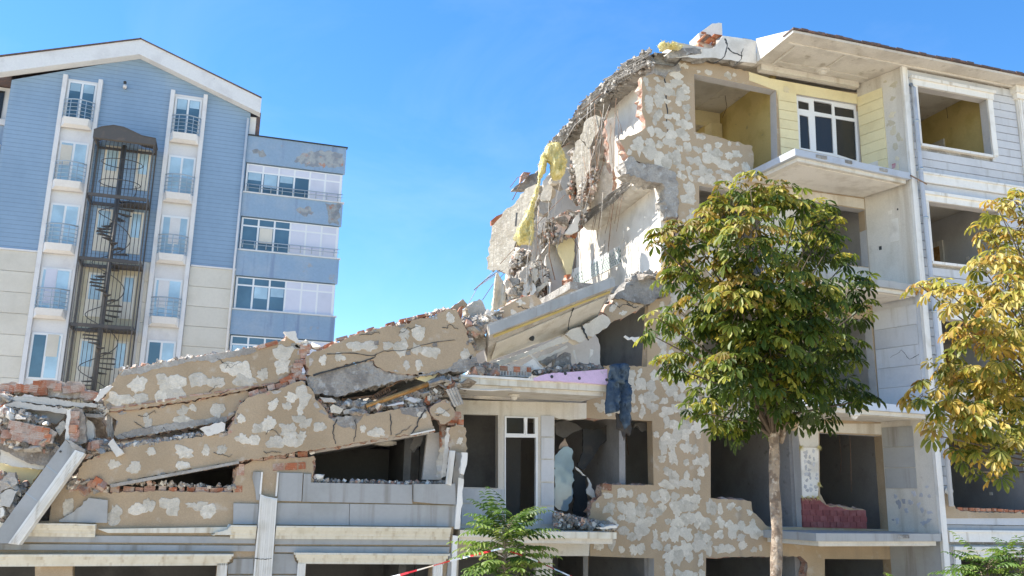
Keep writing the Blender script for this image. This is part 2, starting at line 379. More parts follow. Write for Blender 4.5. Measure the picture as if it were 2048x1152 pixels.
# gable roof fascia boards and roof planes
for s, (xa, za), (xb, zb) in (('l', (-11.62,22.92), (-5.62,24.95)), ('r', (-5.62,24.95), (.24,22.78))):
    d = .78
    mb = MB(); mb.hexa([(xa,YB-.55,za-d),(xb,YB-.55,zb-d),(xb,YB-.55,zb),(xa,YB-.55,za)], [(xa,YB+.0-.01,za-d),(xb,YB-.01,zb-d),(xb,YB-.01,zb),(xa,YB-.01,za)])
    mb.build('gable_fascia', m_fasc, bb)
    mb = MB(); mb.hexa([(xa-.05,YB-.62,za+.01),(xb,YB-.62,zb+.01),(xb,YB-.62,zb+.06),(xa-.05,YB-.62,za+.06)], [(xa-.05,YB+Dp+.5,za+.01),(xb,YB+Dp+.5,zb+.01),(xb,YB+Dp+.5,zb+.06),(xa-.05,YB+Dp+.5,za+.06)])
    mb.build('roof_plane', m_roof, bb)
# side eave piece to the right of the gable
bx('eave_return', m_cwhite, bb, XR+.002, XR+.3, YB+.1, YB+5, 20.9, 22.0)
bx('side_gutter', m_roof, bb, XR+.32, XR+.5, YB+.1, YB+5, 21.0, 22.3)
# beige panels on the lower storeys
cols_ = [(XL, -8.9), (-7.1, -6.95), (-4.25, -4.1), (-2.3, XR)]
z = zbb-.04; row = 0
zs_ = []
while z > 5.5: zs_.append((z-.93, z)); z -= .96
for (xa, xb) in cols_:
    for (za, zb) in zs_: bx('stone_panel', m_beige, bb, xa, xb, YB-.005, YB+.045, za, zb)
bx('belt_course', m_cwhite, bb, XL, -8.87, YB-.05, YB-.002, zbb-.03, zbb+.05)
bx('belt_course', m_cwhite, bb, -2.28, XR, YB-.05, YB-.002, zbb-.03, zbb+.05)
# window strips with bowed balconets
def rail_curve(x0, x1, y, bow, z, n=9):
    return [(x0+(x1-x0)*i/(n-1), y-bow*math.sin(math.pi*min(1, max(0, i/(n-1))))**.8, z) for i in range(n)]
def strip(xa, xb, tops, ledges, ztop):
    for x in (xa, xb-.19):
        bx('pilaster', m_cwhite, bb, x, x+.19, YB-.22, YB+.046, 5, ztop)
    bx('strip_backing', m_cwhite, bb, xa+.192, xb-.192, YB-.03, YB+.044, 5, ztop-.12)
    for i, (zt, zl) in enumerate(zip(tops, ledges)):
        x0, x1 = xa+.24, xb-.24; zb_ = zl+.02
        win = bx('window', m_pvc, bb, x0, x1, YB-.075, YB-.032, zb_, zt)
        xm = (x0+x1)/2
        dark = (i == 0 and xa < -6) or (i == 4)
        for (p0, p1) in ((x0+.09, xm-.05), (xm+.05, x1-.09)):
            gm = m_glass if dark and p0 < xm else (m_glass if i == 0 else m_curt)
            MB().box(p0, p1, YB-.085, YB-.077, zb_+.08, zt-.1).build('pane', gm, win)
            if i == 0: MB().box(p0+.02, p1-.02, YB-.089, YB-.086, zt-.1-.35*random.uniform(.8,1.6), zt-.11).build('blind', m_curt, win)
        if i == 4: continue
        # ledge: bowed slab with sloping underside
        lo = [(xa+.2, YB-.2, zl-.42), (xb-.2, YB-.2, zl-.42), (xm+.5, YB-.42, zl-.3), (xm-.5, YB-.42, zl-.3)]
        hi = [(xa+.2, YB-.2, zl), (xb-.2, YB-.2, zl), (xm+.55, YB-.52, zl), (xm-.55, YB-.52, zl)]
        MB().hexa(lo, hi).build('balcony_ledge', m_cwhite, bb)
        rl = bx('railing', m_steel, bb, xa+.2, xa+.23, YB-.26, YB-.23, zl+.004, zl+.95)
        for kz in range(5):
            zz = zl+.16+kz*.19
            MB().tube(rail_curve(xa+.2, xb-.2, YB-.25, .28, zz), .032 if kz == 4 else .016, 5).build('rail', m_steel, rl, smooth=True)
        for q in rail_curve(xa+.2, xb-.2, YB-.25, .28, zl, 5)[1:]:
            MB().tube([(q[0], q[1], zl+.004), (q[0], q[1], zl+.93)], .022, 5).build('post', m_steel, rl)
strip(-8.85, -7.12, [22.5,19.45,16.38,13.3,10.3], [20.5,17.4,14.38,11.35,8.2], 22.72)
strip(-4.04, -2.32, [22.45,19.4,16.35,13.25,10.3], [20.45,17.4,14.38,11.35,8.2], 22.72)
for (xa, zz, k) in ((-8.3,19.0,0),(-3.2,16.0,1),(-8.2,13.0,2),(-3.4,12.9,1),(-7.75,10.0,0)):
    bx('drawn_blind', (m_beige, m_cwhite, m_pan)[k], bb, xa-.22, xa+.25, YB-.094, YB-.0905, zz-.75-.3*k, zz+.25)
# small vent pipe on the gable
tb('vent_pipe', m_cwhite, bb, [W(250,172,Y=YB-.3), W(250,172,Y=YB)-Vector((0,0,.1)), ], .09, 8)
tb('vent_cap', m_black, bb, [W(250,167,Y=YB-.34), W(250,163,Y=YB-.34)], .07, 8)
# curtained doors behind the stair
for zz in (18.35, 15.2, 12.1, 9.0):
    for (xa, xb, mm) in ((-6.65,-5.95, m_beige), (-5.2,-4.6, m_beige)):
        d_ = bx('door', mm, bb, xa, xb, YB-.05, YB-.008, zz-.9, zz+1.15)
        bx('pane', m_curt, d_, xa+.1, xb-.1, YB-.058, YB-.052, zz-.1, zz+1.05)
bx('stair_bay_panel', M('yellowed_stair_bay_wall',(.56,.50,.36),(.48,.42,.29),.9,(.45,.7),fine=.06,rough=.85,bump=.1,rnd=0), bb, -6.9, -4.45, YB-.006, YB+.042, 6, 13.9)
# side wing at the right
wy = YB+.1; XW = 4.6
bx('wing_wall', m_bband, bb, XR+.01, XW-.02, wy+.1, wy+8, 0, 20.7)
bands = [(19.55,20.95), (16.75,17.95), (13.75,15.0), (10.85,12.05)]
for (za, zb) in bands:
    b_ = MB(); b_.box(XR-.02, XW+.06, wy-.12, wy+.098, za, zb); b_.build('balcony_band', m_bband, bb)
    bx('band_coping', m_black if zb > 20 else m_cwhite, bb, XR-.02, XW+.12, wy-.17, wy+.09, zb+.003, zb+.06)
pe = [((830,680),(930,660),(1060,680),(1060,750),(980,755),(870,745),(790,720)), ((560,660),(620,655),(640,690),(600,695)), ((960,950),(1045,955),(1035,1070),(985,1065),(975,1010)), ((800,985),(870,965),(900,1000),(840,1020))]
for q in pe: prism('peeled_patch', C('Z2', *q), wy-.125, .03, m_bpeel, bb, rough=2.5, step=5, seed=len(q), break_=0)
rows = [(17.96, 19.5, 4), (15.06, 16.7, 3), (12.11, 13.7, 3), (9.2, 10.8, 3)]
for ri, (za, zb, ng) in enumerate(rows):
    fr = bx('window_strip', m_pvc, bb, XR+.05, XW-.04, wy-.02, wy+.09, za, zb)
    ztr = zb-.42; nc = 6; cw = (XW-.1-(XR+.12))/nc
    for i in range(nc):
        x0 = XR+.14+i*cw; x1 = x0+cw-.09
        gl = i < ng
        bx('pane' if gl and ri else 'panel', (m_glass if gl and ri else m_pan), fr, x0, x1, wy-.026, wy-.021, ztr+.05, zb-.06)
        bx('pane' if gl else 'panel', (m_glass if gl else m_pan), fr, x0, x1, wy-.026, wy-.021, za+.05, ztr-.03)
        if gl and random.random() < .6: bx('blind', m_curt if random.random()<.7 else m_beige, fr, x0+.03, x1-.03, wy-.031, wy-.027, ztr-.03-random.uniform(.3,.8), ztr-.04)
    if ri < 2:
        rl = tb('railing', m_steel, bb, [(XR+.1, wy-.2, za+.42), (XW+.02, wy-.2, za+.42)], .025, 5)
        tb('rail', m_steel, rl, [(XR+.1, wy-.2, za+.25), (XW+.02, wy-.2, za+.25)], .018, 5)
        for i in range(9): tb('post', m_steel, rl, [(XR+.2+i*.55, wy-.2, za+.062-.0), (XR+.2+i*.55, wy-.2, za+.42)], .02, 4)
tb('downpipe', m_cwhite, bb, [(XR-.1, YB-.12, 6), (XR-.1, YB-.12, 21.8)], .06, 6)
# sliver of the wing at the left edge
bx('side_wing_wall', m_bband, bb, -16, XL-.02, YB+1.0, YB+9, 0, 20.2)
bx('side_wing_attic', m_cwhite, bb, -16, XL-.03, YB+.9, YB+8, 20.21, 20.5)
bx('side_wing_wall', m_cwhite, bb, -12.0, XL-.3, YB+1.2, YB+8, 20.51, 22.2)
bx('side_wing_window', m_pvc, bb, -13, XL-.25, YB+.8, YB+.99, 15.8, 19.2)
bx('side_wing_window', m_glassd, bb, -12.9, XL-.5, YB+1.15, YB+1.19, 20.6, 22.0)
bx('side_wing_eave', m_roof, bb, -16, XL-.1, YB+.3, YB+8, 22.25, 22.75)

# ================================================================== spiral fire stair
st = thing('spiral_stair', (-5.65, YB-1.1, 0), 'dark iron spiral fire stair in a barred cage on the blue building', 'staircase')
sx0, sx1, sy0, sy1 = -6.95, -4.38, YB-1.5, YB-.1; cx, cy = -5.72, YB-.82
ztop_ = 19.6
for x in (sx0, sx1):
    for y in (sy0, sy1): bx('corner_post', m_cage, st, x-.028, x+.028, y-.028, y+.028, 2, ztop_)
land = [19.3, 16.55, 13.55, 10.55, 7.6]
for i, zz in enumerate(land):
    for (a, b_, c_, d_) in ((sx0+.06, sx1-.06, sy0-.04, sy0+.04), (sx0+.06, sx1-.06, sy1-.04, sy1+.04), (sx0-.04, sx0+.04, sy0+.06, sy1-.06), (sx1-.04, sx1+.04, sy0+.06, sy1-.06)):
        bx('landing_beam', m_cage, st, a, b_, c_, d_, zz-.07 if i else zz-.03, zz+.08)
    if i: bx('landing', m_cage, st, cx+.1, sx1-.08, cy-.1, sy1-.08, zz-.03, zz+.03)
hp = [(sx0-.05, ztop_), (sx0+.25, 19.78), (sx0+.75, 19.93), (sx0+1.2, 19.9), (sx0+1.7, 19.72), (sx0+2.0, 19.6), (sx1+.05, 19.55)]
MB().hexa([(x, sy0-.08, z) for x, z in hp]+[(sx1+.05, sy0-.08, 19.25), (sx0-.05, sy0-.08, 19.25)], [(x, sy0+.02, z) for x, z in hp]+[(sx1+.05, sy0+.02, 19.2), (sx0-.05, sy0+.02, 19.2)]).build('hood_valance', m_cage, st)
for (a, b_) in zip(hp[:-1], hp[1:]):
    MB().hexa([(a[0],sy0-.1,a[1]),(b_[0],sy0-.1,b_[1]),(b_[0],sy0-.1,b_[1]+.04),(a[0],sy0-.1,a[1]+.04)],[(a[0],sy1,a[1]),(b_[0],sy1,b_[1]),(b_[0],sy1,b_[1]+.04),(a[0],sy1,a[1]+.04)]).build('hood_sheet', m_cage, st)
tb('centre_pole', m_cage, st, [(cx, cy, 2), (cx, cy, 19.3)], .1, 10)
tread = MB().hexa([(.08,-.05,-.02),(.72,-.17,-.02),(.72,.17,-.02),(.08,.05,-.02)], [(.08,-.05,.02),(.72,-.17,.02),(.72,.17,.02),(.08,.05,.02)]).mesh('tread', [m_cage])
for i in range(62):
    zz = 16.4-i*.2
    if zz < 4: break
    a = -.3-i*math.radians(30)*(-1)
    inst('tread', tread, st, Matrix.Translation((cx, cy, zz)) @ Matrix.Rotation(a, 4, 'Z'))
hl = [(cx+.74*math.cos(-.3+i*rad(15)), cy+.72*math.sin(-.3+i*rad(15)), 17.3-i*.1) for i in range(130)]
tb('handrail', m_cage, st, hl, .02, 5)
nb = 15
for i in range(1, nb):
    x = sx0+(sx1-sx0)*i/nb
    tb('cage_bar', m_cage, st, [(x, sy0, 2), (x, sy0, 19.25)], .014, 4)
for zz in (18.4, 17.4): tb('cage_hoop', m_cage, st, [(cx+.9*math.cos(k*rad(20)), cy+.68*math.sin(k*rad(20)), zz) for k in range(19)], .02, 4)

# ================================================================== standing half of the broken building
A, B, XC, XE = 17.4, 18.7, 16.0, 26.0
LV = [2.98, 5.89, 8.87, 11.8, 14.78]           # storey levels
XCUT = 9.75
bd = thing('broken_apartment_building', (14, 22, 0), 'standing half of a cream apartment building torn open along its left side', 'building')
def P(x, y, z): return px_of((x, y, z))
# ---- patchy front wall (plane B)
wall_out = C('Y2', (695,235), (900,262), (1200,325,'s')) + [P(13.0,B,14.42)+('s',), P(15.62,B,14.55)+('s',), P(15.62,B,1.6)+('s',), (1174,1200,'s')] + \
    C('Y6', (838,955,'s'), (905,875), (830,842), (850,745), (905,700), (905,640), (1195,645,'s'), (1187,285,'s')) + \
    C('F', (1212,838), (1173,836,'s'), (1173,803,'s'), (1215,775,'s'), (1215,731), (1294,733,'s'), (1297,600), (1330,585), (1358,545), (1357,405), (1345,350), (1295,330), (1262,318)) + \
    C('Y2', (430,868), (398,800), (380,765), (455,740), (505,720), (545,690), (545,640), (528,600), (520,365), (600,345), (690,330))
h_top = C('Y2', (858,345,'s'))+C('F', (1552,181,'s'), (1555,325,'s'), (1507,345), (1505,292), (1428,272), (1391,264,'s'))
h_win4 = C('Y3', (788,505,'s'), (1205,572,'s'), (1225,965,'s'), (808,872,'s'))
h_3 = [(1398,371,'s'), (1560,402,'s'), (1565,560,'s'), (1500,545), (1498,500), (1400,478,'s')]
h_win3 = [(1600,400,'s'), (1731,420,'s'), (1738,534,'s'), (1606,520,'s')]
h_2 = [(1405,615,'s'), (1570,630,'s'), (1575,770,'s'), (1408,760,'s')]
h_win2 = [(1612,632,'s'), (1742,640,'s'), (1756,799,'s'), (1620,790,'s')]
h_1 = C('Y7', (395,335,'s'), (885,340,'s'), (917,878,'s'), (722,878), (690,850), (632,795), (622,735), (395,715,'s'))
h_door1 = C('Y8', (108,350,'s'), (465,370,'s'), (512,893,'s'), (374,890,'s'), (368,785), (150,755), (112,690,'s'))
h_0 = [(1176,1112,'s'), (1308,1117,'s'), (1308,1170,'s'), (1176,1170,'s')]
h_0b = [(1412,1116), (1600,1112), (1614,1125), (1616,1178,'s'), (1412,1176,'s')]
h_0c = C('Y8', (138,1057,'s'), (525,1060,'s'), (528,1210,'s'), (140,1200,'s'))
HB = [h_top, h_win4, h_3, h_win3, h_2, h_win2, h_1, h_door1, h_0, h_0b, h_0c]
wallB = prism('front_wall', wall_out, B, .28, m_render, bd, holes=HB, rough=1.3, step=7, seed=3, side=m_brickd, reveal=m_shadew)
# ---- glue dabs left by the insulation boards
def blob(rng, r):
    el = rng.uniform(.75, 1.45); an = rng.choice((0, 0, 1.57, rng.uniform(0, 3))); n = 22; o = []; sd_ = Vector((rng.uniform(0,90), rng.uniform(0,90), 0)); am = rng.uniform(.35,1.0)
    for k in range(n):
        t = 2*math.pi*k/n; c_, s_ = math.cos(t), math.sin(t)
        q = r*(1+am*noise.noise(sd_+Vector((c_*.9, s_*.9, 0)))+.42*noise.noise(sd_+Vector((c_*3.2, s_*3.2, 5)))+rng.uniform(-.05,.05))
        x, y = q*c_*el, q*s_/el**.5
        o.append((x*math.cos(an)-y*math.sin(an), x*math.sin(an)+y*math.cos(an)))
    return o
def dabs(parent, outline, plane, holes=(), gap=.45, rmin=.11, rmax=.2, fill=.9, seed=1, m=None, lim=None, height=.007):
    rng = random.Random(seed); m = m or m_adh
    if not isinstance(plane, tuple): plane = pl(plane)
    p0, n = plane; ux = Vector((0,0,1)).cross(n)*1.0; ux.normalize(); ux = ux if ux.x > 0 else -ux; uz = n.cross(ux); uz = uz if uz.z > 0 else -uz
    W3 = [on(p, plane) for p in outline]
    us = [(q-p0).dot(ux) for q in W3]; vs2 = [(q-p0).dot(uz) for q in W3]
    out2 = list(zip(us, vs2)); hol2 = [[((on(p, plane)-p0).dot(ux), (on(p, plane)-p0).dot(uz)) for p in h] for h in holes]
    u = min(us); got = []; ok = lambda x, y: inside(x, y, out2) and not any(inside(x, y, h) for h in hol2)
    while u < max(us):
        v = min(vs2)
        while v < max(vs2):
            if rng.random() < fill:
                cu, cv = u+rng.uniform(-.3,.3)*gap, v+rng.uniform(-.3,.3)*gap
                for sc_ in (1.0, .65):
                    bl = blob(rng, rng.uniform(rmin, rmax)*sc_)
                    if all(ok(cu+x*1.06, cv+y*1.06) for x, y in bl):
                        h = height+len(got) % 5*.0006; k = len(bl); got.append((max(abs(x) for x, y in bl), cu, cv, bl, h)); break
            v += gap
        u += gap
    got.sort(key=lambda g_: -g_[0]); rest = MB()
    for i_, (_, cu, cv, bl, h) in enumerate(got):
        k = len(bl); mb = MB() if i_ < 290 else rest
        ring = lambda s_, d: [p0+ux*(cu+x*s_)+uz*(cv+y*s_)+n*d for x, y in bl]
        mb.add(ring(1, -.004)+ring(.95, h)+[p0+ux*cu+uz*cv+n*(h+.004)], [(i,(i+1)%k,(i+1)%k+k,i+k) for i in range(k)]+[(i+k,(i+1)%k+k,2*k) for i in range(k)])
        if mb is not rest: mb.build('glue_dab', m, parent)
    rest.build('small_glue_dabs', m, parent, kind='stuff')
    return len(got)
reg = [q for q in wall_out]
right_of = [P(12.35,B,15)+('s',), P(16,B,15), P(16,B,1.5), P(12.35,B,1.5)]
n1 = dabs(wallB, wall_out, pl(B), HB+[right_of], .275, .075, .18, .98, 5)
# ---- broken top joint, ring beam and columns
prism('column_head', C('Y2', (600,240),(640,215),(690,245),(740,255),(780,320),(700,330),(672,372),(600,338)), B-.03, .5, m_conc, bd, rough=1.5, step=5, seed=7)
prism('ring_beam', C('Y1', (830,240),(870,208),(920,250),(1000,255),(1080,280),(1130,312),(1142,400),(1138,560),(1072,555),(1066,385),(1050,362),(960,355),(920,330),(840,310)), B-.04, .45, m_conc, bd, rough=1.6, step=5, seed=8)
crack = [(668,372),(680,430),(676,500),(690,590),(682,640),(686,720),(684,800)]
def crackline(parent, pts, Y, w=1.4, seed=1, m=None):
    rng = random.Random(seed); L = []; R_ = []
    pp = []
    for a, b_ in zip(pts[:-1], pts[1:]):
        for k in range(4): pp.append((a[0]+(b_[0]-a[0])*k/4+rng.uniform(-1,1), a[1]+(b_[1]-a[1])*k/4+rng.uniform(-1,1)))
    pp.append(pts[-1])
    for i, p in enumerate(pp):
        a = pp[max(0,i-1)]; b_ = pp[min(len(pp)-1,i+1)]; d = math.hypot(b_[0]-a[0], b_[1]-a[1]) or 1
        ww = w*rng.uniform(.5,1.2)*(1-.6*i/len(pp)); nx, ny = -(b_[1]-a[1])/d*ww, (b_[0]-a[0])/d*ww
        L.append((p[0]+nx,p[1]+ny,'s')); R_.append((p[0]-nx,p[1]-ny,'s'))
    return prism('crack', L+R_[::-1], Y, .02, m or m_black, parent, rough=0, break_=0)
crackline(wallB, C('Y2', *crack), B-.0025, 1.6, 2)
# ---- roof: eave wedge over the balcony and right bay, fascia to the left, broken edge
ZE = 14.78
ev = MB(); ye, yk = 16.84, 18.42
ev.hexa([(12.33,ye,ZE),(XE,ye,ZE),(XE,yk,ZE+.0),(12.33,yk,ZE+.0)], [(12.33,ye,ZE+.06),(XE,ye,ZE+.06),(XE,yk,ZE+.62),(12.33,yk,ZE+.62)])
ev.build('eave', m_ceil, bd)
prism('eave_end', [P(12.325,ye,ZE)+('s',), P(12.325,ye,ZE+.07)+('s',), P(12.325,yk,ZE+.64)+('s',), P(12.325,yk,ZE-.02)+('s',)], (Vector((12.325,0,0)), Vector((-1,0,0))), .004, m_white, bd, rough=0, break_=0)
rng = random.Random(4); x = 12.3
while x < 21.5:
    w_ = rng.uniform(.2,.3)
    bx('roof_tile', m_roof, bd, x, x+w_-.01, ye-.05-rng.uniform(0,.03), ye+.4, ZE+.065+rng.uniform(0,.02), ZE+.10+rng.uniform(0,.03)); x += w_
bx('soffit_batten', m_white, bd, 12.5, 20, 17.28, 17.33, ZE-.03, ZE-.003)
fas = C('Y2', (700,240), (905,215), (905,185), (985,178), (1045,100), (1130,112), (1255,135,'s'), (1258,278,'s'), (1180,268), (1000,243))
prism('fascia', fas, 18.42, .18, m_white, bd, rough=.7, step=9, seed=9, side=m_conc)
crackline(bd, C('Y2', (1056,118),(1070,150),(1062,200),(1050,240),(985,275)), 18.4155, 1.6, 3)
crackline(bd, C('Y2', (1075,180),(1110,212),(1165,225),(1160,250),(1110,300)), 18.4155, 1.3, 4)
crackline(bd, C('Y2', (1172,180),(1160,215),(1162,250)), 18.4155, .8, 5)
lf = MB(); lf.box(10.0, 12.32, 18.6, 26, ZE+.0, ZE+.22); lf.build('roof_slab', m_ceil, bd)
bx('roof_slab', m_ceil, bd, 12.33, XE, 18.43, 28, ZE+.001, ZE+.25)
for i in range(26):
    x = rng.uniform(10.9, 12.3); bx('roof_tile', m_brick if i % 3 else m_roof, bd, x, x+rng.uniform(.1,.25), 18.44+rng.uniform(0,.3), 18.8+rng.uniform(0,.3), 15.28+.05*(12.3-x)+rng.uniform(0,.04), 15.36+rng.uniform(0,.06))
ch = prism('chimney', C('Y2', (888,85,'s'),(975,22),(1036,20,'s'),(1040,110,'s'),(985,190,'s'),(900,182,'s')), 19.0, .5, m_white, bd, rough=1, step=5, seed=12, side=m_brickd)
for r_ in range(5):
    p = W(1397, 92-r_*6.5, Y=18.98); bx('brick', m_brickd if r_ % 2 else m_brick, ch, p.x+.03*r_*.8, p.x+.16+.02*r_, 18.99, 19.3, p.z, p.z+.07)
def rot_(r): return (Matrix.Rotation(r.uniform(-3,3),4,'X') @ Matrix.Rotation(r.uniform(-3,3),4,'Y')).to_3x3()
# sagging torn edge of the roof slab, running back from the front wall
tops = [W(*q, X=9.45) for q in C('Y2', (612,203),(450,290),(330,400),(170,545),(90,660),(20,740),(-40,800))]
bots = [W(*q, X=9.45) for q in C('Y2', (600,335),(500,395),(410,470),(330,560),(235,640),(160,720),(90,800))]
def resample(L, n):
    o = []
    for i in range(n):
        t = i/(n-1)*(len(L)-1); k = min(int(t), len(L)-2); o.append(L[k].lerp(L[k+1], t-k))
    return o
n_ = 60; T = resample(tops, n_); Bt = resample(bots, n_); rs = MB(); rng = random.Random(21)
prof = []
for i in range(n_):
    dz = max(.25, T[i].z-Bt[i].z); dz = .34+.06*rng.uniform(-1,1); j = lambda a: rng.uniform(-a,a)
    y = T[i].y; zt = T[i].z
    prof.append([(9.55+.25,y,zt+.02), (9.42+j(.08),y+j(.05),zt-.02+j(.05)), (9.36+j(.13),y+j(.06),zt-dz*.45+j(.05)), (9.45+j(.1),y+j(.05),zt-dz+j(.05)), (10.0,y,zt-dz), (10.2,y,zt-.04)])
for i in range(n_): rs.v += prof[i]
for i in range(n_-1):
    for k in range(5): rs.f.append((i*6+k, i*6+k+1, (i+1)*6+k+1, (i+1)*6+k)); rs.m.append(0)
rs.build('torn_roof_edge', m_conc, bd)
ln = MB()
for i in range(420):
    k = rng.randrange(0, n_-9); kk = min(n_-1, k+rng.randrange(3, 11)); s_ = rng.random()
    p = Vector((9.33-.05*rng.random(), T[k].y, T[k].z-.36*s_+rng.uniform(-.05,.06))); q = Vector((9.31-.09*rng.random(), T[kk].y, T[kk].z-.36*s_+rng.uniform(-.10,.08)))
    ln.tube([p, (p+q)/2+Vector((0,0,rng.uniform(-.03,.02))), q], rng.choice((.008,.012,.018,.025)), 4)
cq = MB()
for i in range(520):
    k = rng.randrange(0, n_-1); p = T[k]+Vector((rng.uniform(-.15,.1), rng.uniform(-.1,.1), rng.uniform(-.42,.05)-.0)); p.x = 9.33+rng.uniform(-.1,.12); R3 = rot_(rng); sz = rng.uniform(.012,.055)
    cq.add([R3 @ Vector((x*sz*rng.uniform(.6,1.4), y*sz, z*sz*rng.uniform(.4,1)))+p for x in (-1,1) for y in (-1,1) for z in (-1,1)], [(0,1,3,2),(4,6,7,5),(0,4,5,1),(2,3,7,6),(0,2,6,4),(1,5,7,3)], rng.choice((0,0,0,0,1)))
cq.build('crumbled_edge', [m_conc, m_concl], bd, kind='stuff')
ln.build('frayed_reinforcement', m_conc, bd, kind='stuff')
# insulation tuft on the roof corner, small rubble along the edge
# ---- floors, ceilings, rooms
m_roomw = m_shadew
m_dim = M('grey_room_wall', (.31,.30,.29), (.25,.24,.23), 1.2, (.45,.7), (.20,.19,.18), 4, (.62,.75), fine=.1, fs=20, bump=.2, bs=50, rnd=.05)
for i, z in enumerate(LV[:4]):
    x0 = XCUT if i >= 2 else 4.2
    bx('floor_slab', m_ceil, bd, x0+.02, XE, B+.285, 26, z-.2, z-.02)
    bx('floor_slab', m_ceil, bd, XC+.3, XE, A+.285, B+.28, z-.2, z-.02)
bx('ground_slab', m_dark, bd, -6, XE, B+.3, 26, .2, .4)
for i in range(5):
    z0 = (LV[i-1] if i else .4)-.019; z1 = LV[i]-.205 if i < 4 else ZE-.002
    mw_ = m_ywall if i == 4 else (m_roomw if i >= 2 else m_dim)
    back = 25.5 if i >= 2 else 24.5
    bx('room_back_wall', mw_, bd, (XCUT+.2 if i >= 2 else -3), XE, back, back+.2, z0, z1)
    for xp in ([13.12, 18.98, 22] if i >= 2 else [8.6 if i else 9.2, 13.12, 18.98, 22]):
        y0 = (B if xp < XC else A)+.29
        bx('partition', mw_, bd, xp, xp+.15, y0, back-.002, z0, z1)
    bx('partition', mw_, bd, XC+.02, XC+.2, B+.29, back-.002, z0, z1)
    if i >= 2: bx('ceiling_beam', m_roomw if i < 4 else m_yell, bd, XCUT+.3, 13.1, 21.6, 21.85, z1-.35, z1-.002)
bx('room_column', m_yell, bd, 12.75, 13.1, 21.5, 21.9, LV[3], ZE-.37)
# cut-face wall (faces left, in the sun), two storeys
cutw = MB()
cutw.box(XCUT, XCUT+.18, B+.3, 24.6, LV[2]-.019, LV[3]-.21); cutw.build('cut_room_wall', m_white, bd)
bx('cut_room_wall', m_white, bd, XCUT+.15, XCUT+.35, B+.3, 22.6, LV[3]+.05, ZE-.03)
m_tile = M('green_dotted_tile', (.74,.76,.74), None, fine=.04, rough=.35, bump=.05, rnd=.03)
m_green = M('green_tile_mark', (.10,.22,.17), None, fine=.1, rough=.4, bump=0)
PX = (Vector((XCUT-.001,0,0)), Vector((-1,0,0)))
tl = prism('tiled_strip', C('Y1', (535,860,'s'),(600,835,'s'),(808,722,'s'),(808,828,'s'),(600,935,'s'),(530,965)), PX, .012, m_tile, bd, rough=.5, proud=.014, break_=0)
y0t, y1t = 21.2, 24.4
tri = MB().add([(0,-.03,-.035),(0,.05,-.035),(0,-.03,.045)], [(0,1,2)]).add([(.01,-.03,-.035),(.01,.05,-.035),(.01,-.03,.045)], [(0,2,1)]).mesh('tile_mark', [m_green])
q0 = W(*C('Y1',(808,722))[0], X=XCUT); q1 = W(*C('Y1',(808,828))[0], X=XCUT); q2 = W(*C('Y1',(600,835))[0], X=XCUT)
rows_ = 6
for r_ in range(rows_):
    y = q0.y
    while y < q2.y+.9:
        if rng.random() < .93: inst('tile_mark', tri, tl, Matrix.Translation((XCUT-.0185, y+(r_%2)*.07, q1.z+.08+(q0.z-q1.z-.1)*r_/rows_)))
        y += .15
# floor slab torn edge at the second level (runs back) with its frayed underside
tp = [W(*q, X=9.3) for q in C('Y1', (900,330),(800,410),(720,480),(640,540),(585,575))]
n_ = 30; T = resample(tp, n_); es = MB(); prof = []
for i in range(n_):
    j = lambda a: rng.uniform(-a,a); y, zt = T[i].y, T[i].z
    prof.append([(9.76,y,zt), (9.3+j(.08),y+j(.04),zt+j(.04)), (9.24+j(.1),y+j(.05),zt-.14+j(.04)), (9.4+j(.08),y,zt-.26+j(.04)), (9.76,y,zt-.27)])
for i in range(n_): es.v += prof[i]
for i in range(n_-1):
    for k in range(4): es.f.append((i*5+k, i*5+k+1, (i+1)*5+k+1, (i+1)*5+k)); es.m.append(0)
es.build('torn_floor_edge', m_cream, bd)
ln = MB()
for i in range(160):
    k = rng.randrange(0, n_-5); kk = min(n_-1, k+rng.randrange(3, 9)); s_ = rng.random()
    p = Vector((9.2-.06*rng.random(), T[k].y, T[k].z-.25*s_)); q = Vector((9.2-.1*rng.random(), T[kk].y, T[kk].z-.25*s_+rng.uniform(-.1,.05)))
    ln.tube([p, q], rng.choice((.007,.012,.02)), 4)
ln.build('frayed_reinforcement', m_conc, bd, kind='stuff')
for i in range(9):
    k = rng.randrange(2, n_-2); p = Vector((9.2, T[k].y, T[k].z-.2)); L_ = rng.uniform(.5,1.6)
    tb('hanging_wire', m_rust, bd, [p, p+Vector((-.1,-.05,-L_*.4)), p+Vector((-.12-.1*rng.random(),.1,-L_))], .007, 4)
bx('cut_room_wall', m_dark, bd, XCUT+.05, XCUT+.2, B+.3, 24.4, LV[1], LV[2]-.21); bx('sun_block_plate', m_conc, bd, 7.3, XCUT+.2, B+.1, 23.3, 8.32, 8.5)  # wall darkened for shade; unseen overhead plate added to keep the sun out
bx('room_back_wall', m_dark, bd, 7.6, XCUT, 23.2, 23.4, LV[1]-.019, 8.3); bx('partition', m_dark, bd, 7.5, 7.6, 20.0, 23.4, LV[1]-.019, 7.4)  # partition added to block sun from the left; both coloured dark for shade
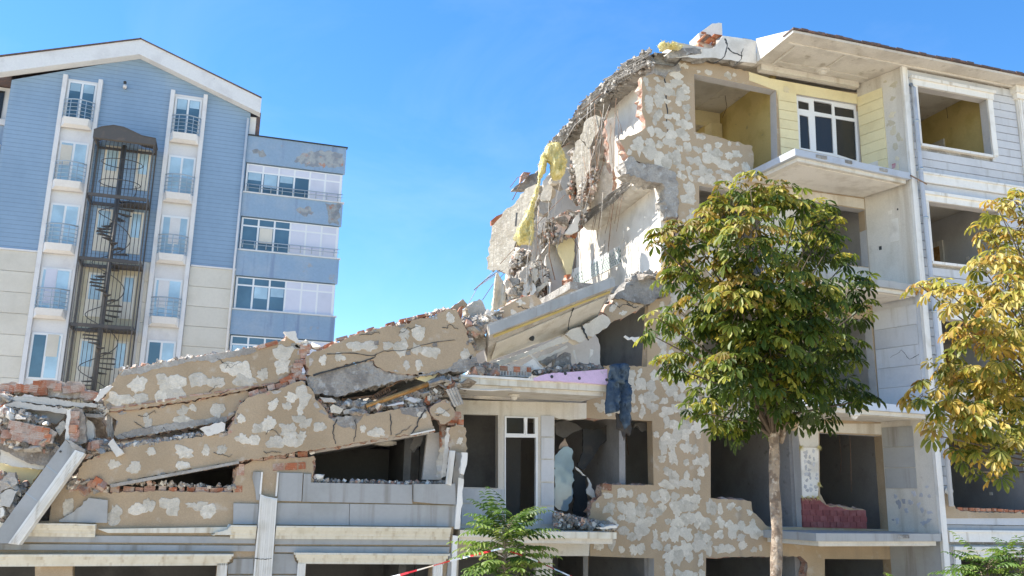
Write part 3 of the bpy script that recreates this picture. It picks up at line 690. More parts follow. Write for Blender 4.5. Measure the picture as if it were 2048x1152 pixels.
# ---- right bay (plane A): wall, boards, windows with white surrounds
def pxA(x, z): return P(x, A, z)
XF = 22.5
w_open = [(16.42, 18.72, 12.68, 14.28), (16.45, 18.72, 9.55, 11.12), (16.5, 18.75, 6.3, 8.1), (16.42, 18.9, 3.5, 5.3), (16.45, 18.72, 1.0, 2.45)]
hs_ = [[pxA(a,c)+('s',), pxA(b_,c)+('s',), pxA(b_,d)+('s',), pxA(a,d)+('s',)] for a, b_, c, d in w_open]
prism('bay_wall', [pxA(XC+.01,ZE-.004)+('s',), pxA(XF,ZE-.004)+('s',), pxA(XF,.4)+('s',), pxA(XC+.01,.4)+('s',)], A+.045, .24, m_conc, bd, holes=hs_, rough=0, break_=0, reveal=m_shadew)
z = ZE-.06; bh = .222
while z > .6:
    segs = [(XC+.16, 19.72), (20.1, XF)]
    for (a, b_, c, d) in w_open:
        if z > c-.02 and z-bh < d+.02:
            segs = [s2 for s in segs for s2 in ([(s[0], min(s[1], a-.02)), (max(s[0], b_+.02), s[1])] if s[0] < b_ and s[1] > a else [s]) if s2[1]-s2[0] > .04]
    big = not (LV[3]-.6 < z)
    if 3.05 < z < 3.9 or z < 2.95 or z > 3.9:
        for (a, b_) in segs:
            if 3.48 < z-.1 < 3.62 and a < 19: continue
            bx('board', m_cladr if z > 3.2 else m_clad, bd, a, b_, A+.005, A+.043, z-bh+.018, z)
    z -= bh
for i, (a, b_, c, d) in enumerate(w_open):
    if i == 3: continue
    bx('window_head', m_trim, bd, a-.16, b_+.2, A-.07, A+.004, d+.0, d+.17); bx('head_drip', m_trim, bd, a-.2, b_+.25, A-.12, A+.003, d+.172, d+.25)
    bx('window_side_trim', m_trim, bd, a-.15, a+.0, A-.05, A+.004, c, d-.002)
    if i in (0, 2, 4): bx('window_side_trim', m_trim, bd, b_+.0, b_+.17, A-.05, A+.004, c, d-.002)
    bx('window_sill', m_trim, bd, a-.05, b_+.05, A-.06, A+.2, c-.07, c-.004)
for zz in (LV[3]-.02, LV[2]-.05, LV[1]-.05, LV[0]-.02):
    bx('storey_cornice', m_trim, bd, XC+.18, 19.7, A-.07, A+.003, zz-.16, zz+.06); bx('storey_cornice_lip', m_trim, bd, XC+.18, 19.7, A-.10, A+.002, zz+.062, zz+.11)
bx('corner_trim', m_trim, bd, XC-.02, XC+.14, A-.05, A+.044, .4, ZE-.004)
bx('bay_pilaster', m_trim, bd, 19.74, 20.08, A-.08, A+.04, .4, ZE-.35); bx('pilaster_capital', m_trim, bd, 19.66, 20.16, A-.14, A+.04, ZE-.348, ZE-.2); bx('pilaster_capital', m_trim, bd, 19.6, 20.22, A-.2, A+.04, ZE-.198, ZE-.004)
for k in range(3): bx('pilaster_rib', m_trim, bd, 19.79+k*.09, 19.84+k*.09, A-.1, A-.081, .4, ZE-.36)
m_pipe = M('grey_drainpipe', (.50,.53,.57), (.42,.44,.47), 2, (.5,.7), fine=.04, rough=.5, bump=.03)
tb('drainpipe', m_pipe, bd, [(XC+.24, A-.02, 14.3), (XC+.21, A-.13, 14.15), (XC+.21, A-.13, 11.5), (XC+.24, A-.13, 9.0), (XC+.26, A-.13, 6.5), (XC+.24, A-.13, 3.6)], .055, 8)
for zz in (13.2, 11.9, 10.6, 8.2): tb('pipe_clamp', m_steel, bd, [(XC+.21+(0 if zz > 11 else .02), A-.13, zz), (XC+.21+(0 if zz > 11 else .02), A-.13, zz+.05)], .068, 8)
tb('pipe_bracket', m_rust, bd, [(XC-.1, A-.1, 11.72), (XC+.3, A-.2, 11.5)], .018, 5)
# brick remnant and plaster at the lowest bay window
sillp = [pxA(XC+.3, 3.62), pxA(16.6,3.58), pxA(17.5,3.5), pxA(18.9,3.47), pxA(18.9,3.32), pxA(XC+.3,3.32)]
prism('broken_sill', C('Y8',(780,700),(842,690),(850,755),(900,790),(1020,795),(1300,800),(1300,828,'s'),(795,830,'s')), A-.01, .2, m_render, bd, rough=1.5, step=5, side=m_brickd)
for k in range(14): bx('brick', m_brick, bd, 16.55+k*.17, 16.55+k*.17+.15, A-.0+.02*rng.random(), A+.22, 3.50-.002*k+.02*rng.random(), 3.58+.02*rng.random()-.004*k)
tb('wall_lamp', m_white, bd, [W(1898,982,Y=A-.1), W(1898,982,Y=A)], .09, 12)
# ---- side wall of the bay (faces left into the balconies)
S0, S1 = Vector((XC-.005, A+.05, 0)), Vector((15.62, B-.003, 0)); sd = (S1-S0); sn = Vector((-sd.y, sd.x, 0)).normalized(); sn = sn if sn.x < 0 else -sn
def sq(name, m, t0, t1, z0, z1, d0, d1, parent=bd):
    a = S0+sd*t0; b_ = S0+sd*t1; lo = [a+sn*d0, b_+sn*d0, b_+sn*d1, a+sn*d1]
    return MB().hexa([v+Vector((0,0,z0)) for v in lo], [v+Vector((0,0,z1)) for v in lo]).build(name, m, parent)
for i in range(5):
    z0 = (LV[i-1] if i else .4)-.019; z1 = (LV[i] if i < 4 else ZE)-.004
    sq('balcony_side_wall', [m_clad, m_cream, m_cladr, m_cream, m_cream][i], 0, 1, z0, z1, -.2, 0)
for k in range(9): sq('board', m_yell, .42, .99, 11.85+k*.285, 12.125+k*.285, .002, .03)
sq('peeled_panel', m_white, .62, .92, 11.9, 12.42, .031, .045)
for k in range(5): sq('board', m_cladr, .08, .98, 5.95+k*.5, 6.44+k*.5, .002, .03)
for k in range(3): sq('board', m_clad, .35, .98, 4.0+k*.5, 4.48+k*.5, .002, .02)
side_pl = (S0, sn)
def sp(t, z): return px_of(S0+sd*t+Vector((0,0,z)))
dabs(bd, [sp(.02,11.9), sp(.4,11.9), sp(.4,14.6), sp(.02,14.6)], side_pl, (), .24, .06, .1, .8, 31, M('yellowed_glue_dab',(.60,.54,.40),rnd=.15,fine=.1))
dabs(bd, [sp(.05,3.05), sp(.93,3.05), sp(.93,3.95), sp(.05,4.1)], side_pl, (), .2, .04, .075, .85, 32, M('grey_glue_dab',(.44,.44,.46),rnd=.2,fine=.1))
m_red = M('faded_red_paint_blot', (.50,.19,.22), (.60,.36,.37), 8, (.4,.6), fine=.1)
for (t, zz, d) in ((.72,12.22,.0465),(.78,12.0,.0465),(.33,12.0,.006),(.3,12.15,.006)):
    sq('paint_blot', m_red, t-.04, t+.04, zz-.06, zz+.07, d-.004, d)
# ---- balconies of the right bay
for i, z in enumerate(LV[:4]):
    lo = [(12.28,16.96), (15.93,17.33), (15.6,B-.004), (12.1,B-.004)]
    MB().hexa([(x,y,z-.17) for x, y in lo], [(x,y,z) for x, y in lo]).build('balcony_slab', m_pipe if i in (1,3) else m_clad, bd)
    li = [(12.4,17.06), (15.85,17.42), (15.58,B-.006), (12.2,B-.006)]
    MB().hexa([(x,y,z-.27) for x, y in li], [(x,y,z-.172) for x, y in li]).build('balcony_soffit', m_cream, bd)
    fr = [(12.52,17.2), (15.75,17.52), (15.5,B-.1), (12.42,B-.1)]
    MB().hexa([(x,y,z-.285) for x, y in fr], [(x,y,z-.272) for x, y in fr]).build('soffit_panel', m_white if i == 3 else m_cream, bd)
def lamp(x, y, z, m=m_white, r=.16):
    q = MB(); prof_ = [(r,0),(r,-.03),(r*.8,-.05),(r*.62,-.055),(r*.5,-.1),(r*.2,-.125)]
    for a in range(14):
        for (rr, zz) in prof_: q.v.append((x+rr*math.cos(a*6.2832/14), y+rr*math.sin(a*6.2832/14), z+zz))
    k = len(prof_)
    for a in range(14):
        for b_ in range(k-1): q.f.append((a*k+b_, ((a+1)%14)*k+b_, ((a+1)%14)*k+b_+1, a*k+b_+1)); q.m.append(0)
    q.f.append(tuple(a*k+k-1 for a in range(14))); q.m.append(0)
    return q.build('ceiling_lamp', m, bd)
q = W(1645,140,Z=ZE); lamp(q.x, q.y, ZE-.001, m_cream, .19)
q = W(1708,828,Z=LV[1]-.287); lamp(q.x, q.y, LV[1]-.287, m_white, .13)
# yellow dressing of the top balcony
ybeam = C('Y3', (465,345,'s'), (660,395,'s'), (1345,440,'s'), (1215,520,'s'), (785,490,'s'), (660,470,'s'), (470,405,'s'))
prism('painted_beam', C('Y3', (465,350,'s'),(610,395,'s'),(1210,505,'s'),(1205,570,'s'),(785,500,'s'),(785,545,'s'),(665,535,'s'),(655,478,'s'),(468,408)), B-.012, .011, m_yell, bd, rough=.8, break_=0)
dabs(bd, C('Y3', (490,360),(650,400),(1190,520),(1190,560),(785,490),(670,525),(655,470),(480,405)), B-.0125, (), .27, .05, .10, .95, 41, M('yellowed_glue_ring',(.68,.60,.40),rnd=.15), height=.006)
a_, b2 = W(1557,250,Y=B).x, W(1597,250,Y=B).x
for k in range(9):
    bx('board', m_yell, bd, a_+.02, b2-.04, B-.035, B-.002, 11.83+k*.262, 12.08+k*.262)
bx('ceiling_cove', m_cream, bd, 12.5, 15.55, B-.2, B-.004, ZE-.16, ZE-.004)
fr4 = prism('balcony_window', C('Y3', (788,505,'s'), (1205,572,'s'), (1225,965,'s'), (808,872,'s')), B+.07, .07, m_pvc, bd, rough=0, break_=0, holes=[C('Y3', *[(x,y,'s') for x, y in h]) for h in (
    ((800,545),(874,562),(876,612),(803,600)), ((906,545),(1028,568),(1032,642),(910,620)), ((1046,585),(1180,608),(1185,668),(1050,648)), ((810,640),(870,655),(885,878),(818,865)), ((914,648),(1030,665),(1042,905),(924,885)), ((1055,668),(1188,690),(1200,955),(1066,912)))])
prism('pane', C('Y3', (800,545,'s'), (1185,600,'s'), (1205,950,'s'), (816,868,'s')), B+.1, .006, m_glassd, fr4, rough=0, break_=0)
# lower balconies: cream back-wall skin, red tile remnant, white panels
prism('plaster_skin', [P(12.4,B,LV[2]+.02)+('s',), P(12.4,B,LV[3]-.3)+('s',), P(15.6,B,LV[3]-.3)+('s',), P(15.6,B,LV[2]+.02)+('s',)], B-.012, .011, m_cream, bd, holes=[[(1598,398,'s'),(1733,418,'s'),(1740,536,'s'),(1604,522,'s')]], rough=0, break_=0)
prism('plaster_skin', C('Y8', (-12,300,'s'), (560,300,'s'), (560,365,'s'), (470,362,'s'), (104,345,'s'), (104,430,'s'), (2,430,'s'), (-12,345,'s')), B-.012, .011, m_cream, bd, rough=0, break_=0)
wp = prism('insulation_panel', C('Y8', (4,432,'s'), (104,434,'s'), (106,640,'s'), (98,715), (14,712,'s')), B-.03, .028, m_white, bd, rough=.5, break_=0)
dabs(wp, C('Y8', (4,432), (104,434), (104,700), (14,705)), B-.0305, (), .13, .03, .055, .8, 43, M('grey_glue_mark',(.48,.47,.46),rnd=.2), height=.004)
m_redt = M('dark_red_paint', (.24,.075,.07), (.30,.115,.105), 4, (.45,.65), (.22,.07,.07), 6, (.6,.7), fine=.12, bump=.3)
rp = prism('red_parapet_remnant', C('Y8', (14,716,'s'), (100,718), (150,760), (285,785), (368,785,'s'), (374,888,'s'), (20,880,'s')), B-.025, .06, m_redt, bd, rough=1.2, step=6, side=m_brick)
rpo = C('Y8', (14,722), (95,722), (150,768), (365,790), (370,882), (22,876)); rng = random.Random(6); a_ = W(*C('Y8',(14,880))[0], Y=B); row_ = 0
for row_ in range(6):
    x = a_.x-.1*(row_ % 2); z = a_.z+.01+row_*.135
    while x < a_.x+2.2:
        w_ = rng.uniform(.17,.21); c_ = px_of((x+w_/2, B-.03, z+.06))
        if inside(c_[0], c_[1], rpo): bx('brick', m_redt, rp, x, x+w_-.014, B-.036-rng.uniform(0,.008), B+.02, z, z+.122)
        x += w_

# ---- small things left in the rooms
rng = random.Random(15)
for (x_, y_, L_, Y_) in ((1450,190,60,20.5),(1655,445,50,20.5),(1700,425,70,20.0),(1890,205,40,19),(1920,420,50,19),(1560,880,70,20.4),(1680,890,60,20.2),(1700,880,110,19.6),(1250,850,60,20),(1960,215,30,19)):
    p = W(x_, y_, Y=Y_); tb('hanging_cable', m_rust, bd, [p+Vector((0,0,.3)), p, p+Vector((.05*rng.uniform(-1,1),0,-L_*.006)), p+Vector((.12*rng.uniform(-1,1),0,-L_*.012))], .008, 4)
for (xp, y0_, z_) in ((18.975, 19.2, LV[3]), (18.975, 19.6, LV[2]), (18.975, 19.4, LV[1])):
    d_ = bx('door', m_cream, bd, xp-.05, xp-.002, y0_, y0_+.9, z_-.01, z_+2.1); bx('door_panel', m_wood, d_, xp-.06, xp-.052, y0_+.12, y0_+.78, z_+.1, z_+1.95)
for (x_, z_) in ((16.9,3.9),(17.6,7.2),(17.2,10.2)): bx('wall_socket', m_white, bd, 18.965, 18.978, A+1.0+x_*.02, A+1.1+x_*.02, z_, z_+.08)

for (a_, b_, c_, d_) in ((12.75,12.81,17.335,18.4),(12.82,15.6,18.2,18.25),(14.2,14.24,17.34,18.19)): bx('soffit_batten', m_cream, bd, a_, b_, c_, d_, ZE-.028, ZE-.003)
sq('plaster_patch', m_white, .3, .52, 10.15, 10.75, .001, .012); sq('wall_hole', m_black, .70, .76, 10.02, 10.12, .0005, .004); sq('wall_hole', m_black, .28, .31, 10.95, 11.0, .0005, .004); sq('plaster_patch', m_white, .42, .5, 10.9, 11.0, .001, .008)
crackline(bd, [sp(.1,7.2), sp(.3,7.1), sp(.45,7.35), sp(.7,7.2)], (side_pl[0]+sn*.0315, sn), .7, 21)
for (xa, za, L_) in ((12.9,11.7,.9),(13.8,11.72,.6),(14.9,11.7,.7),(13.4,5.8,.8),(14.6,2.9,.9)):
    fy = 16.96+(xa-12.28)*.101
    bx('chipped_edge', m_conc, bd, xa, xa+L_*.35, fy-.006, fy+.05, za-.02, za+.06)

# ================================================================== rubble helpers
def hull_mesh(name, rng, n, sx, sy, sz, m):
    bm = bmesh.new()
    for i in range(n):
        p = Vector((rng.uniform(-1,1), rng.uniform(-1,1), rng.uniform(-1,1)))
        mx = max(abs(p.x), abs(p.y), abs(p.z)); p = p/mx if rng.random() < .8 else p
        bm.verts.new((p.x*sx*.5, p.y*sy*.5, p.z*sz*.5))
    r = bmesh.ops.convex_hull(bm, input=bm.verts)
    bmesh.ops.delete(bm, geom=[v for v in bm.verts if not v.link_faces], context='VERTS')
    bmesh.ops.recalc_face_normals(bm, faces=bm.faces)
    me = bpy.data.meshes.new(name); bm.to_mesh(me); bm.free(); me.materials.append(m); return me
rngm = random.Random(77)
m_dusty = M('dusty_board', (.50,.475,.42), (.42,.39,.34), 2, (.45,.7), fine=.12, bump=.2, rnd=.1)
CH = {k: [hull_mesh('chunk', rngm, 16, rngm.uniform(.8,1.5), rngm.uniform(.7,1.2), rngm.uniform(.4,.9), m) for _ in range(8)] for k, m in
      dict(conc=m_conc, pale=m_concl, mortar=m_rubble, white=m_white).items()}
# hollow clay brick: ribbed sides, recessed cells on the ends
def brick_mesh(m, L=.24, D=.13, H=.14):
    q = MB(); ys_ = []
    prof = [(-D/2,-H/2)]
    k = 4
    for i in range(k): z0 = -H/2+H*i/k; prof += [(-D/2, z0+.004), (-D/2+.006, z0+.006), (-D/2+.006, z0+.010), (-D/2, z0+.012)]
    prof += [(-D/2,H/2), (D/2,H/2), (D/2,-H/2)]
    q.hexa([(-L/2,y,z) for y, z in prof], [(L/2,y,z) for y, z in prof])
    return q.mesh('brick', [m])
BR = [brick_mesh(m_brick), brick_mesh(m_brickd), brick_mesh(m_brick, .19, .13, .13), brick_mesh(m_brickd, .15, .13, .14)]
def rot(rng, a=3.14): return Matrix.Rotation(rng.uniform(-a,a),4,'X') @ Matrix.Rotation(rng.uniform(-a,a),4,'Y') @ Matrix.Rotation(rng.uniform(-3.14,3.14),4,'Z')
def rnd_in(poly, rng):
    xs = [p[0] for p in poly]; ys = [p[1] for p in poly]
    for _ in range(200):
        x, y = rng.uniform(min(xs), max(xs)), rng.uniform(min(ys), max(ys))
        if inside(x, y, poly): return x, y
    return poly[0][:2]
def heap(poly, Y0, Y1, n, s0, s1, kinds, seed, label, group, name='rubble_chunk', cat='rubble', fines=250, fs=(.02,.07), fname='rubble', tall=1):
    """broken pieces lying in a heap: the larger ones are things of their own, the crumbs between them one mass"""
    rng = random.Random(seed); n = max(3, int(n*.55)); fines = int(fines*1.9)
    for i in range(n):
        x, y = rnd_in(poly, rng); p = W(x, y, Y=rng.uniform(Y0, Y1)); s = rng.uniform(s0, s1)*(1 if rng.random() < .75 else 1.5); k = rng.choice(kinds); k = 'mortar' if k == 'conc' and rng.random() < .5 else k
        if k == 'brick':
            inst('brick_fragment', rng.choice((BR[0],BR[1],BR[1],BR[3])), None, Matrix.Translation(p) @ rot(rng, .9) @ Matrix.Diagonal((min(1.2,s*5),1,1,1)), label=label.replace('chunk', 'hollow brick'), cat='brick', group=group+', bricks')
        else:
            inst(name, rng.choice(CH[k]), None, Matrix.Translation(p) @ rot(rng, .7) @ Matrix.Diagonal((s*rng.uniform(.8,1.5)/tall**.7, s/tall**.4, s*rng.uniform(.5,1)*tall, 1)), label=label, cat=cat, group=group)
    if fines:
        q = MB()
        for i in range(fines):
            x, y = rnd_in(poly, rng); p = W(x, y, Y=rng.uniform(Y0, Y1)+.1); s = rng.uniform(*fs)
            crumb(q, p, s, rng)
        q.build(fname, [m_rubble, m_conc, m_brickd, m_white], None, label='crumbs of mortar and brick '+group.split(', ')[-1], cat='rubble', kind='stuff')
def crumb(q, p, s, rng, mi=None):
    R3 = rot(rng).to_3x3(); a, b, c = s*rng.uniform(.6,1.6), s, s*rng.uniform(.3,.9)
    v = [R3 @ Vector((x*a*rng.uniform(.6,1), y*b*rng.uniform(.6,1), z*c*rng.uniform(.6,1)))+p for x in (-1,1) for y in (-1,1) for z in (-1,1)]
    q.add(v, [(0,1,3,2),(4,6,7,5),(0,4,5,1),(2,3,7,6),(0,2,6,4),(1,5,7,3)], rng.choice((0,0,0,1,1,2,3)) if mi is None else mi)
def brickrow(parent, a, b, Y, t=.12, hh=.1, seed=1, miss=.12, name='brick', jig=.02, mats=(0,1,1,3,1)):
    """bricks lying along a broken wall top between two picture points"""
    rng = random.Random(seed); P0, P1 = W(*a, Y=Y), W(*b, Y=Y); L = (P1-P0).length; d = (P1-P0)/L; x = 0
    ang = math.atan2(d.z, d.x)
    while x < L-.1:
        w = rng.choice((.19,.24,.21,.14)); w = min(w, L-x)
        if rng.random() > miss:
            c = P0+d*(x+w/2)+Vector((0, .07+rng.uniform(-jig,jig), rng.uniform(-jig,jig)))
            inst(name, BR[rng.choice(mats)], parent, Matrix.Translation(c) @ Matrix.Rotation(-ang+rng.uniform(-.05,.05), 4, 'Y') @ Matrix.Rotation(rng.uniform(-.06,.06), 4, 'Z') @ Matrix.Diagonal((w/.24*.95, 1, hh/.14, 1)))
        x += w+.008
def ledge_crumbs(parent, a, b, Y, n, seed, s=(.015,.05), dy=.2):
    rng = random.Random(seed); q = MB(); P0, P1 = W(*a, Y=Y), W(*b, Y=Y)
    for i in range(n):
        p = P0.lerp(P1, rng.random())+Vector((0, rng.uniform(0,dy), rng.uniform(-.02,.03))); crumb(q, p, rng.uniform(*s), rng)
    q.build('crumbs', [m_rubble, m_conc, m_brickd, m_white], parent, kind='stuff')

# ================================================================== lower left wing, still standing
lw = thing('collapsed_wing', (0, 19, 0), 'grey clad lower storey of the collapsed left wing with cream cornices', 'building')
wing_out = [(-60,1172,'s'), (-60,1045,'s'), (98,1042,'s'), (104,1000), (128,972), (142,962), (215,985), (330,982), (467,985), (474,935), (505,922), (628,912), (625,966), (740,968), (826,970), (908,972,'s'), (905,1172,'s')]
hw = [[(145,1127,'s'), (434,1127,'s'), (430,1168,'s'), (145,1166,'s')], [(612,1124,'s'), (865,1125,'s'), (860,1165,'s'), (610,1165,'s')], [(-50,1128,'s'), (70,1128,'s'), (70,1165,'s'), (-50,1165,'s')]]
ww = prism('wing_wall', wing_out, A+.06, .26, m_render, lw, holes=hw, rough=1.6, step=6, seed=31, side=m_brickd)
clad_zone = C('Z8', (380,300),(1900,300),(1900,720),(235,700),(245,510),(425,515))
dabs(ww, [(100,1040), (130,978), (215,990), (465,990), (500,950), (500,1000), (466,1000), (466,1052), (200,1056)], A+.06, [clad_zone], .33, .1, .19, .97, 51)
dabs(ww, C('Z8', (460,235),(820,245),(820,310),(460,300)), A+.06, (), .2, .06, .09, .6, 52)
def board(pts, proud=.0, m=None, t=.045, name='board', parent=None, seed=1, rough=0):
    return prism(name, [(*p, 's') for p in pts] if rough == 0 else pts, A+.012-proud, t, m or m_clad, parent or lw, rough=rough, step=7, seed=seed, break_=.004)
board(C('Z8', (390,306),(444,308),(434,514),(412,513),(404,440),(382,350)))
board(C('Z8', (580,312),(752,316),(742,522),(566,518)))
bx('joint_strip', m_trim, lw, W(*C('Z8',(447,310))[0],Y=A).x, W(*C('Z8',(460,310))[0],Y=A).x, A-.02, A+.058, W(*C('Z8',(447,470))[0],Y=A).z, W(*C('Z8',(447,308))[0],Y=A).z)
bx('joint_strip', m_trim, lw, W(*C('Z8',(564,310))[0],Y=A).x, W(*C('Z8',(577,310))[0],Y=A).x, A-.02, A+.058, W(*C('Z8',(564,485))[0],Y=A).z, W(*C('Z8',(564,310))[0],Y=A).z)
board(C('Z8', (760,320),(814,322),(812,384),(1080,390),(1300,394),(1552,400),(1553,540),(748,524)))
board(C('Z8', (1562,394),(1760,396),(1866,392),(1872,546),(1720,540),(1562,524)), .05)
board(C('Z8', (245,536),(430,540),(418,690),(242,688)))
board(C('Z8', (566,534),(1092,540),(1088,698),(552,692)))
board(C('Z8', (1096,540),(1872,552),(1862,708),(1092,698)))
# cornice between the storeys, in three steps
def cornice(pts_top_l, pts_top_r, h, steps, name='cornice', m=None, endcut=0):
    P0, P1 = W(*pts_top_l, Y=A), W(*pts_top_r, Y=A); z = 0
    for i, (fr, pr) in enumerate(steps):
        hh = h*fr; lo = [(P0.x, A-pr, P0.z-z-hh+.002), (P1.x, A-pr, P1.z-z-hh+.002), (P1.x, A+.058, P1.z-z-hh+.002), (P0.x, A+.058, P0.z-z-hh+.002)]
        hi = [(P0.x, A-pr, P0.z-z), (P1.x, A-pr, P1.z-z), (P1.x, A+.058, P1.z-z), (P0.x, A+.058, P0.z-z)]
        MB().hexa(lo, hi).build(name, m or m_corn, lw); z += hh
        P0.x += endcut; P1.x -= endcut
CS = [(.14,.15),(.2,.12),(.16,.09),(.25,.06),(.25,.03)]
cornice(C('Z8',(228,694))[0], C('Z8',(414,697))[0], .235, CS); cornice(C('Z8',(556,699))[0], C('Z8',(1826,712))[0], .235, CS)
prism('broken_cornice', C('Z8', (150,742),(205,725),(228,694,'s'),(228,768,'s'),(85,768)), A-.1, .15, m_corn, lw, rough=1, step=4)
cornice((-60,1044), (193,1048), .22, CS)
prism('cornice_bed', [(195,1058,'s'), (462,1054,'s'), (462,1066,'s'), (216,1066,'s')], A-.02, .07, m_corn, lw, rough=0)
for (ya, yb) in ((787,838),(852,896)):
    board(C('Z8', (-1480,ya-18),(406,ya-6),(402,yb-8),(-1480,yb-20))); board(C('Z8', (548,ya-2),(1826,ya+4),(1822,yb+4),(544,yb-2)))
board(C('Z8', (245,945),(392,942),(388,1052),(205,1052),(205,985),(240,970)), .0); board(C('Z8', (528,905),(684,908),(695,960),(708,970),(708,1052),(524,1052)), .0)
board(C('Z8', (205,1062),(388,1062),(386,1120),(204,1120))); board(C('Z8', (524,1062),(708,1062),(706,1120),(522,1120)))
board(C('Z8', (1822,900),(1850,902),(1846,1120),(1800,1120)))
cornice(C('Z8',(686,893))[0], C('Z8',(1815,903))[0], .20, [(.2,.16),(.25,.12),(.25,.09),(.3,.06)], 'window_cornice', None, .03)
cornice((-60,1108), C('Z8',(245,904))[0], .20, [(.2,.16),(.25,.12),(.25,.09),(.3,.06)], 'window_cornice', None, .03)
for (xa, xb) in ((435,455),(595,611),(866,884)):
    P0 = W(xa,1130,Y=A); P1 = W(xb,1130,Y=A); bx('window_side_trim', m_trim, lw, P0.x, P1.x, A-.06, A+.03, 1.4, P0.z+.03)
    for k in range(4): bx('trim_rib', m_trim, lw, P0.x+(P1.x-P0.x)*(.1+.22*k), P0.x+(P1.x-P0.x)*(.22+.22*k), A-.075, A-.061, 1.4, P0.z+.03)
# fluted pilaster
pt = [W(*q, Y=A-.08) for q in C('Z8', (440,472),(566,500),(523,1120),(386,1120))]
pil = MB(); nfl = 8
prism('pilaster', C('Z8', (442,470),(500,490),(566,500,'s'),(521,1120,'s'),(386,1120,'s')), A-.08, .135, m_trim, lw, rough=.8, step=6, break_=.005)
for k in range(nfl):
    a0, a1 = (k+.2)/nfl, (k+.75)/nfl; f0 = pt[0].lerp(pt[1], a0); f1 = pt[0].lerp(pt[1], a1); g0 = pt[3].lerp(pt[2], a0); g1 = pt[3].lerp(pt[2], a1)
    d = Vector((0,-.022,0)); e = Vector((0,.001,0)); dn = Vector((0,0,-.03))
    MB().hexa([g0+e, g1+e, g1+d, g0+d], [f0+e+dn, f1+e+dn, f1+d+dn, f0+d+dn]).build('flute', m_trim, lw)
crackline(lw, C('Z8', (398,938),(440,942),(480,946),(524,940)), A-.105, 1.0, 6)
# corner trim at the wing's right end, leaning
prism('corner_trim', C('Z8', (1892,348,'s'),(1930,360),(1902,722,'s'),(1864,724,'s')), A-.05, .12, m_trim, lw, rough=.4, break_=.004)
prism('corner_trim', C('Z8', (1850,770,'s'),(1886,775,'s'),(1872,1120,'s'),(1836,1120,'s')), A-.05, .12, m_trim, lw, rough=0)
prism('corner_board', C('Z8', (1870,160),(1918,172),(1900,345),(1890,540,'s'),(1876,540,'s'),(1850,385)), A-.0, .1, m_clad, lw, rough=.6, break_=.01)
prism('fluted_trim', C('Z8', (1832,150),(1868,152,'s'),(1838,408),(1802,394,'s')), A-.06, .1, m_trim, lw, rough=.5, break_=.01)
for k in range(4): prism('flute', C('Z8', (1836+k*8,156,'s'),(1841+k*8,156,'s'),(1812+k*8,396,'s'),(1807+k*8,396,'s')), A-.075, .014, m_trim, lw, rough=0)
prism('corner_trim', C('Z8', (1918,164),(1958,166),(1952,250),(1930,326),(1906,318)), A-.09, .1, m_trim, lw, rough=.6, break_=.01)
cp = prism('corner_pier', C('Z7', (985,845),(1070,852),(1072,985),(1060,1050,'s'),(968,1060,'s'),(975,985)), A+.1, .4, m_render, lw, rough=2, step=5, seed=9, side=m_brickd)
dabs(cp, C('Z7', (985,850),(1068,858),(1068,980),(978,985)), A+.1, (), .2, .07, .11, .9, 55)
prism('pier_plaster', C('Z7', (960,850),(985,850),(968,1000),(955,1130),(928,1140),(940,1040)), A+.12, .35, m_white, lw, rough=1.2, step=6, seed=4)
brickrow(lw, (215,980), (467,982), A+.08, seed=3, miss=.05, hh=.12); brickrow(lw, (150,968), (216,980), A+.08, seed=4)
brickrow(lw, (478,922), (505,914), A+.08, seed=5, miss=0); brickrow(lw, (505,918), (626,908), A+.08, seed=6, miss=.05)
brickrow(lw, (545,934), (612,931), A+.045, seed=7, miss=0, hh=.13, jig=.005); 
for k in range(5): brickrow(lw, (474-k*1.2,934+k*11), (492-k*1.5,934+k*11), A+.05, seed=60+k, miss=0, hh=.12, jig=.01)
ledge_crumbs(lw, (145,960), (470,976), A+.08, 160, 9); ledge_crumbs(lw, (628,962), (905,968), A+.08, 130, 10); ledge_crumbs(lw, (476,920), (626,905), A+.1, 90, 11)
inst('plaster_lump', CH['white'][2], None, Matrix.Translation(W(638,956,Y=A+.15)) @ Matrix.Diagonal((.16,.14,.16,1)), label='pale plaster lump on the ledge beside the fluted pilaster', cat='rubble')
# rooms behind the wing: tilted ceiling and walls coloured dark for shade
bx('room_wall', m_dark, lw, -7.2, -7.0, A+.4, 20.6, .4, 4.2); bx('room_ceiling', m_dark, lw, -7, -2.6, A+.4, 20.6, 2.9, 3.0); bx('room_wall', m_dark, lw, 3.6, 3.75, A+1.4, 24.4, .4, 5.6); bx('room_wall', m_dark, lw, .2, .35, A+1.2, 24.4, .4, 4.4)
bx('room_wall', m_dark, lw, -7, 4.3, 20.6, 20.8, .4, 4.6)  # backing plate added so the wing openings stay dark
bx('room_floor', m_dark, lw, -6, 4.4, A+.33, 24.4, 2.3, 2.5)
prism('tilted_ceiling', [(120,962,'s'), (560,905,'s'), (868,852,'s'), (868,866,'s'), (560,918,'s'), (120,975,'s')], A+.36, 6.2, m_shadew, lw, rough=0)
cm = W(768,889,Y=A+1.2); q = MB(); 
for (r_, h_) in ((.26,.03),(.2,.05),(.12,.06)): q.tube([(cm.x,cm.y,cm.z+.06),(cm.x,cm.y,cm.z+.03-h_)], r_, 20)
q.build('ceiling_rose', m_cream, lw)

